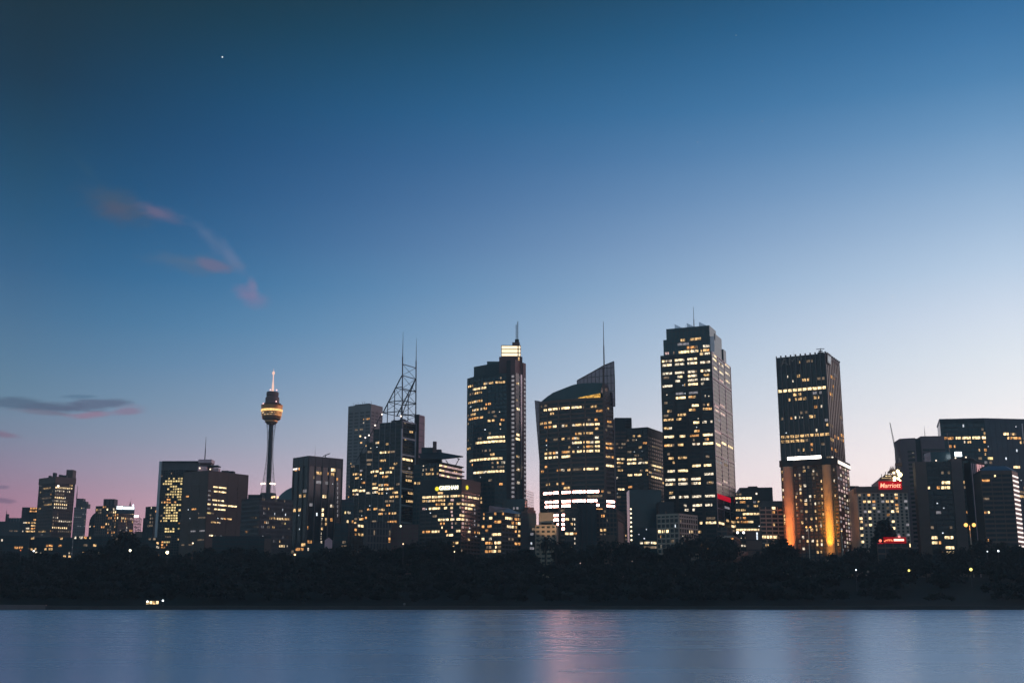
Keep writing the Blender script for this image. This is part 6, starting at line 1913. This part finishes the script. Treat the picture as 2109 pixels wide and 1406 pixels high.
# low city fabric at the foot of the left towers
for nm, lab, xa, xb, Y, y, pal in (('low_house_block', 'low dark block with scattered warm windows at the far left foot of the skyline', -10, 60, 1100, 1102, 'now'),
                                  ('low_house_block', 'low dark block with scattered warm windows under the crowned tower', 62, 150, 1120, 1106, 'onw'),
                                  ('low_house_block', 'low dark block under the rounded roof building with warm lit rooms', 152, 232, 1060, 1104, 'onnw'),
                                  ('low_house_block', 'low dark block under the hotel with the blue-white roof sign', 234, 332, 1040, 1106, 'ondw')):
    b = box_bld(nm, lab, None, xa, xb, Y, 3, y, M_DARK, M_DARKG, 3.4, 4.2, 1.3, .5, group='low dark blocks at the left foot of the skyline')
    b.rand(.13, pal=pal, run=2, full=.35, zmin=40); b.done()
b = box_bld('low_row_block', 'low dark row with lit ground floors right of the wide grid block', None, 606, 700, 900, 4, 1118, M_DARK, M_DARKG, 3.4, 5, 1.2)
b.lit('L', '1300 1420 815 o;1480 1490 800 w', minw=1.5); b.done()
b = box_bld('pink_gabled_house', 'small pinkish pale house at the foot of the finned slab', None, 669, 684.5, 885, 8, 1112, M_PINKP, M_PINKP, 3.2, 3, 1.4, 1.2)
f = b.faces[0]; mb = MB(); mb.v = [f.at(0, 0, b.H), f.at(f.len, 0, b.H), f.at(f.len / 2, 0, b.H + 2.2), f.at(0, -8, b.H), f.at(f.len, -8, b.H), f.at(f.len / 2, -8, b.H + 2.2)]
mb.f = [(0, 1, 2), (5, 4, 3), (0, 2, 5, 3), (1, 4, 5, 2), (0, 3, 4, 1)]; mb.build('roof', M_PINKP, b.root); b.done()
b = box_bld('old_stone_house', 'low dim stone building with tall narrow windows below the truss tower', 750, 757, 806, 905, 70, 1074, M_DARK, M_GREY, 5.2, 2.4, 1.0, .6)
b.lit('G', '950 985 530 w;845 860 580 d;1180 1200 530 d', minw=1.2); b.done()
b = box_bld('red_stone_house', 'low reddish dark house beside a yellow street lamp below the truss tower', None, 806, 862, 915, 6, 1079, M_BROWN, M_REDST, 4, 4, 1.5, 1.2)
b.specks(2); b.done()

# ------------------------------------------------------------------ construction and crane
b = Bld('construction_site', 'brightly lit open concrete floors under construction behind the red neon hotel sign', corner(1812, 1846, 1856, 1010, 10, 984), (1846, 984), kidx=1)
b.H = P(1846, 984, 1010).z
b.body(M_REDST)
L = b.faces[0]
for xa, xb, y in ((1814, 1846, 982), (1822.5, 1848, 977), (1832, 1851, 969.5), (1834, 1850, 966)):
    u0, z = L.pix(xa, y); u1, _ = L.pix(xb, y); mb = MB(); L.box(mb, u0, u1, -14, .6, z - .7, z); mb.build('floor_slab', M_BROWN, b.root)
    for i in range(5):
        mb = MB(); u = u0 + (u1 - u0) * (i + .2) / 5; L.box(mb, u, u + .5, -1, -.4, z, z + 2.6); mb.build('column', M_BROWN, b.root)
for xa, xb, y in ((1816, 1836, 984.5), (1824, 1836, 978.8), (1838, 1844, 972)):
    u0, z = L.pix(xa, y); u1, _ = L.pix(xb, y); mb = MB(); L.box(mb, u0, u1, -1.2, -.9, z - .7, z + .9); mb.build('work_light', WM['b'], b.root)
for x, y, r in ((1849, 970, 1.5), (1853.5, 977, 2.0), (1842.5, 984, 1.5), (1850, 985, 1.2), (1842, 989.5, 1.2), (1854, 989, .8), (1841, 973, .9)):
    q = P(x, y, 1006); mb = MB(); mb.ball(tuple(q), r); mb.build('flood_lamp', emission('site_lamp', (1, .82, .42), 5.0), b.root)
b.done()
q = P(1851, 972, 1015)
t = thing('tower_crane', 'tower crane with a long raised boom above the lit construction floors', 'crane', (q.x, 1015, q.z - 20))
a, tip, cab = P(1848.5, 946, 1015), P(1832.8, 870, 1015), P(1850.5, 957, 1015)
M_CR = principled('crane_paint', (.30, .27, .27), .5)
mb = MB(); d = (tip - a); n = 16
for o in (Vector((.8, 0, .2)), Vector((-.8, 0, -.2)), Vector((0, 1.3, 0))): mb.tube(a + o, tip + o * .2, .20, .14, 4)
for i in range(n):
    p0, p1 = a + d * (i / n), a + d * ((i + 1) / n); k0, k1 = 1 - i / n * .8, 1 - (i + 1) / n * .8
    mb.tube(p0 + Vector((.8, 0, .2)) * k0, p1 + Vector((-.8, 0, -.2)) * k1, .12, seg=4)
mb.build('boom', M_CR, t)
mb = MB(); mb.box(cab.x - 2.6, cab.x + 2.6, 1013.5, 1016.5, cab.z - 1.2, cab.z + 1.6); mb.build('cab', M_BROWN, t)
mb = MB(); tp = P(1852, 941, 1015); mb.tube(cab, tp, .35, .25); mb.tube(tp, a + Vector((1.5, 0, 0)), .2); mb.tube(cab + Vector((2, 0, 0)), tp, .25); mb.build('a_frame', M_CR, t)
mb = MB()
for dx in (-.9, .9): mb.tube((cab.x + dx, 1015, q.z - 20), (cab.x + dx, 1015, cab.z), .28, seg=4)
for i in range(14): z = q.z - 20 + i * (cab.z - q.z + 20) / 14; mb.tube((cab.x - .9, 1015, z), (cab.x + .9, 1015, z + 1.6), .16, seg=4)
mb.build('mast', M_CR, t)
a, tip = P(1955.5, 929, 1060), P(1950, 891, 1060)
t = thing('small_crane', 'slim pale crane boom standing before the huge teal glass block', 'crane', (a.x, 1060, a.z - 12))
mb = MB(); mb.tube((a.x, 1060, a.z - 12), a, .7, .5); mb.build('mast', M_CR, t)
mb = MB(); mb.tube(a, tip, .45, .2); mb.tube(P(1952, 903, 1060), P(1949.5, 905, 1060), .3); mb.build('boom', M_CR, t)

# ------------------------------------------------------------------ lamps
def lamp(px, py, Y, r, mat, label, heads=1, gap=5.0, litpole=None, group=None, name='street_lamp', glow=None):
    q = P(px, py, Y)
    zg = gz(q.x, Y) if Y < 900 else ZG
    t = thing(name, label, 'street lamp', (q.x, Y, zg), group)
    mb = MB(); mb.tube((q.x, Y, zg - .1), (q.x, Y, q.z + .1), .22 if not litpole else .34, .14 if not litpole else .28, 8); mb.build('pole', litpole or M_METAL, t)
    offs = [0.0] if heads == 1 else [-gap / 2, gap / 2]
    if heads > 1:
        mb = MB(); mb.tube((q.x + offs[0], Y, q.z), (q.x + offs[1], Y, q.z), .14, seg=6); mb.build('arm', M_METAL, t)
    for o in offs:
        mb = MB(); mb.ball((q.x + o, Y - .5, q.z), r * .78); mb.build('lamp_globe', mat, t)
        if glow:
            ld = bpy.data.lights.new('lamp_light', 'POINT'); ld.energy, ld.color = glow; ld.shadow_soft_size = .3
            lo = bpy.data.objects.new('lamp_light', ld); COL.objects.link(lo); lo.parent = t; lo.location = Vector((q.x + o, Y - 2.2, q.z - .6)) - t.location
    return t
M_POLEO = principled('orange_lit_pole', (.55, .48, .40), .6)
lamp(1997, 1080.5, 862, 1.8, M_LAMPO, 'tall double street lamp with two orange heads by the twin pillar tower', 2, 5.8, M_POLEO, glow=(1100, (1, .45, .12)))
lamp(1664.5, 1085, 872, .85, M_LAMPO, 'double orange street lamp in front of the two floodlit hotel pillars', 2, 3.0, M_POLEO)
lamp(1733, 1093, 876, .6, emission('soft_orange', (1, .62, .25), 2.0), 'single tall lamp post right of the orange floodlit hotel pillars', 1, litpole=M_POLEO)
lamp(1525, 1096, 872, 1.15, emission('globe_white', (1, .95, .88), 4.0), 'double lamp with two round white globes right of the largest domed tree', 2, 4.4)
lamp(1999, 1172, 722, 1.15, M_LAMPY, 'bright yellow park lamp standing on the dark lawn at the right', glow=(140, (1, .80, .25)))
lamp(1871.5, 1174, 722, .85, M_LAMPY, 'smaller yellow park lamp among the trees left of the bright lawn lamp', glow=(150, (1, .80, .25)))
lamp(345, 1137, 800, 1.25, emission('warm_flare', (1, .80, .45), 9.0), 'very bright warm lamp at the foot of the yellow lit slab tower')
lamp(268.5, 1133, 800, .9, emission('warm_flare2', (1, .90, .62), 7.0), 'bright cream lamp below the hoist tower at the left')
lamp(70, 1134, 800, .6, emission('cool_lamp', (.92, .96, 1.0), 5.0), 'small cool white lamp under the crowned tower at the far left')
lamp(43, 1132.5, 802, .6, emission('dull_red_lamp', (1, .25, .10), .8), 'dull red lamp at the far left edge of the park')
lamp(607.5, 1141.5, 800, .75, emission('orange_lamp2', (1, .55, .25), 5.0), 'orange lamp at the foot of the finned slab')
lamp(397.5, 1118, 815, .65, emission('peach_lamp', (1, .70, .45), 3.0), 'small peach lamp in front of the brown banded block')
lamp(825.5, 1083, 850, .85, emission('pale_yellow_lamp', (1, .93, .60), 3.0), 'pale yellow globe lamp below the truss tower')
lamp(830.5, 1119.5, 806, .6, emission('orange_lamp3', (1, .66, .38), 2.4), 'small orange lamp under the pale yellow globe lamp')
lamp(936, 1135.5, 800, .5, emission('orange_lamp4', (1, .78, .45), 3.0), 'small warm lamp in the trees below the yellow sign building')
lamp(1762.5, 1173, 705, .45, M_LAMPB, 'tiny white lamp among the trees between the hotel and the yellow park lamps')
lamp(2055.5, 1134, 800, .7, M_LAMPB, 'cool white lamp right of the tall double street lamp')
lamp(2033, 1135, 800, .4, M_LAMPB, 'tiny cool lamp below the rounded tree at the right')
lamp(1195, 1159, 765, .4, emission('faint_lamp', (1, .7, .6), 1.0), 'faint lamp in the dark trees below the ribbed block')
lamp(1302, 1155, 765, .3, emission('faint_lamp', (1, .7, .6), 1.0), 'faintest lamp in the trees below the dotted light column')
lamp(336, 1236, 622, .55, M_LAMPB, 'small white lamp on the shore just right of the lit pavilion', name='shore_lamp')
for x, y in ((815.5, 1122), (809, 1121), (690, 1128), (258, 1136)):
    pass

# ------------------------------------------------------------------ lit pavilion on the shore
Yp = 616
q0, q1 = P(300.5, 1242.5, Yp), P(326.5, 1242.5, Yp)
zg = gz((q0.x + q1.x) / 2, Yp)
t = thing('pavilion', 'small low lit pavilion at the water edge on the left', 'pavilion', ((q0.x + q1.x) / 2, Yp, zg))
mb = MB(); mb.box(q0.x - .3, q1.x + .3, Yp, Yp + 3, zg - .3, zg + .35); mb.build('base', M_DARK, t)
mb = MB(); zr = P(312, 1236.3, Yp).z
mb.v = [(q0.x - .5, Yp - .6, zr), (q1.x + .5, Yp - .6, zr), (q1.x + .5, Yp + 3.4, zr + .2), (q0.x - .5, Yp + 3.4, zr + .2)]; mb.v += [(v[0], v[1], v[2] + .25) for v in mb.v]
mb.f = [(3, 2, 1, 0), (4, 5, 6, 7), (0, 1, 5, 4), (1, 2, 6, 5), (2, 3, 7, 6), (3, 0, 4, 7)]; mb.build('roof', M_DARK, t)
w = q1.x - q0.x
for i in range(5):
    x = q0.x + w * i / 4; mb = MB(); mb.box(x - .09, x + .09, Yp + .02, Yp + .2, zg + .3, zr + .02); mb.build('post', M_BLACK, t)
for i in range(4):
    mb = MB(); x = q0.x + w * i / 4; mb.box(x + .12, x + w / 4 - .12, Yp + .25, Yp + .35, zg + .75 + .2 * (i % 2), zr - .2); mb.build('lit_window', WM['b' if i != 2 else 'n'], t)
mb = MB(); mb.ball((q0.x + .8, Yp - .3, zr - .4), .42); mb.build('lamp', emission('pavilion_lamp', (1, .92, .8), 6), t)
# small pale marker post by the water
q = P(832, 1246, 606)
t = thing('marker_post', 'tiny pale marker post on the shore below the sign building', 'post', (q.x, 608, gz(q.x, 608)))
mb = MB(); mb.box(q.x - .35, q.x + .35, 607.8, 608.3, gz(q.x, 608) - .1, gz(q.x, 608) + 1.1); mb.build('post', M_GREY, t)
mb = MB(); mb.box(q.x - .5, q.x + .5, 607.7, 608.4, gz(q.x, 608) + 1.1, gz(q.x, 608) + 1.3); mb.build('cap', M_WHITE, t)

# ------------------------------------------------------------------ first stars
def star(px, py, r, e, label):
    Y = 9000; q = P(px, py, Y)
    mb = MB(); mb.ball((q.x, q.y, q.z), r)
    o = mb.build('star', emission('star_%s' % e, (1, .97, .93), e), loc=tuple(q)); tag(o, label, 'star')
star(458, 118, 5.6, 1.3, 'bright white star in the dark upper left sky')
star(1838, 612, 4.6, 1.25, 'white star low over the hotels at the right')
star(1437, 293, 3.4, .6, 'faint star high above the tallest black tower')
star(1570, 250, 3.4, .55, 'faint star in the upper right sky above the pillar hotel')
star(1516, 73, 3.4, .5, 'faintest star near the top edge of the sky')

# ------------------------------------------------------------------ thin haze volume added to lift the dark tones of harbour and city
mb = MB(); mb.box(-3600, 3600, -1600, HAZE_FAR, -4.5, HAZE_TOP)
hz = mb.build('haze', bpy.data.materials.new('added_haze_air'))
hm = hz.data.materials[0]; hm.use_nodes = True
hn = hm.node_tree; hn.nodes.remove(hn.nodes['Principled BSDF'])
pv = nd(hn, 'ShaderNodeVolumePrincipled')
pv.inputs['Color'].default_value = (.74, .91, 1.0, 1)
pv.inputs['Density'].default_value = HAZE
hn.links.new(pv.outputs[0], hn.nodes['Material Output'].inputs['Volume'])
tag(hz, None, None, kind='stuff')
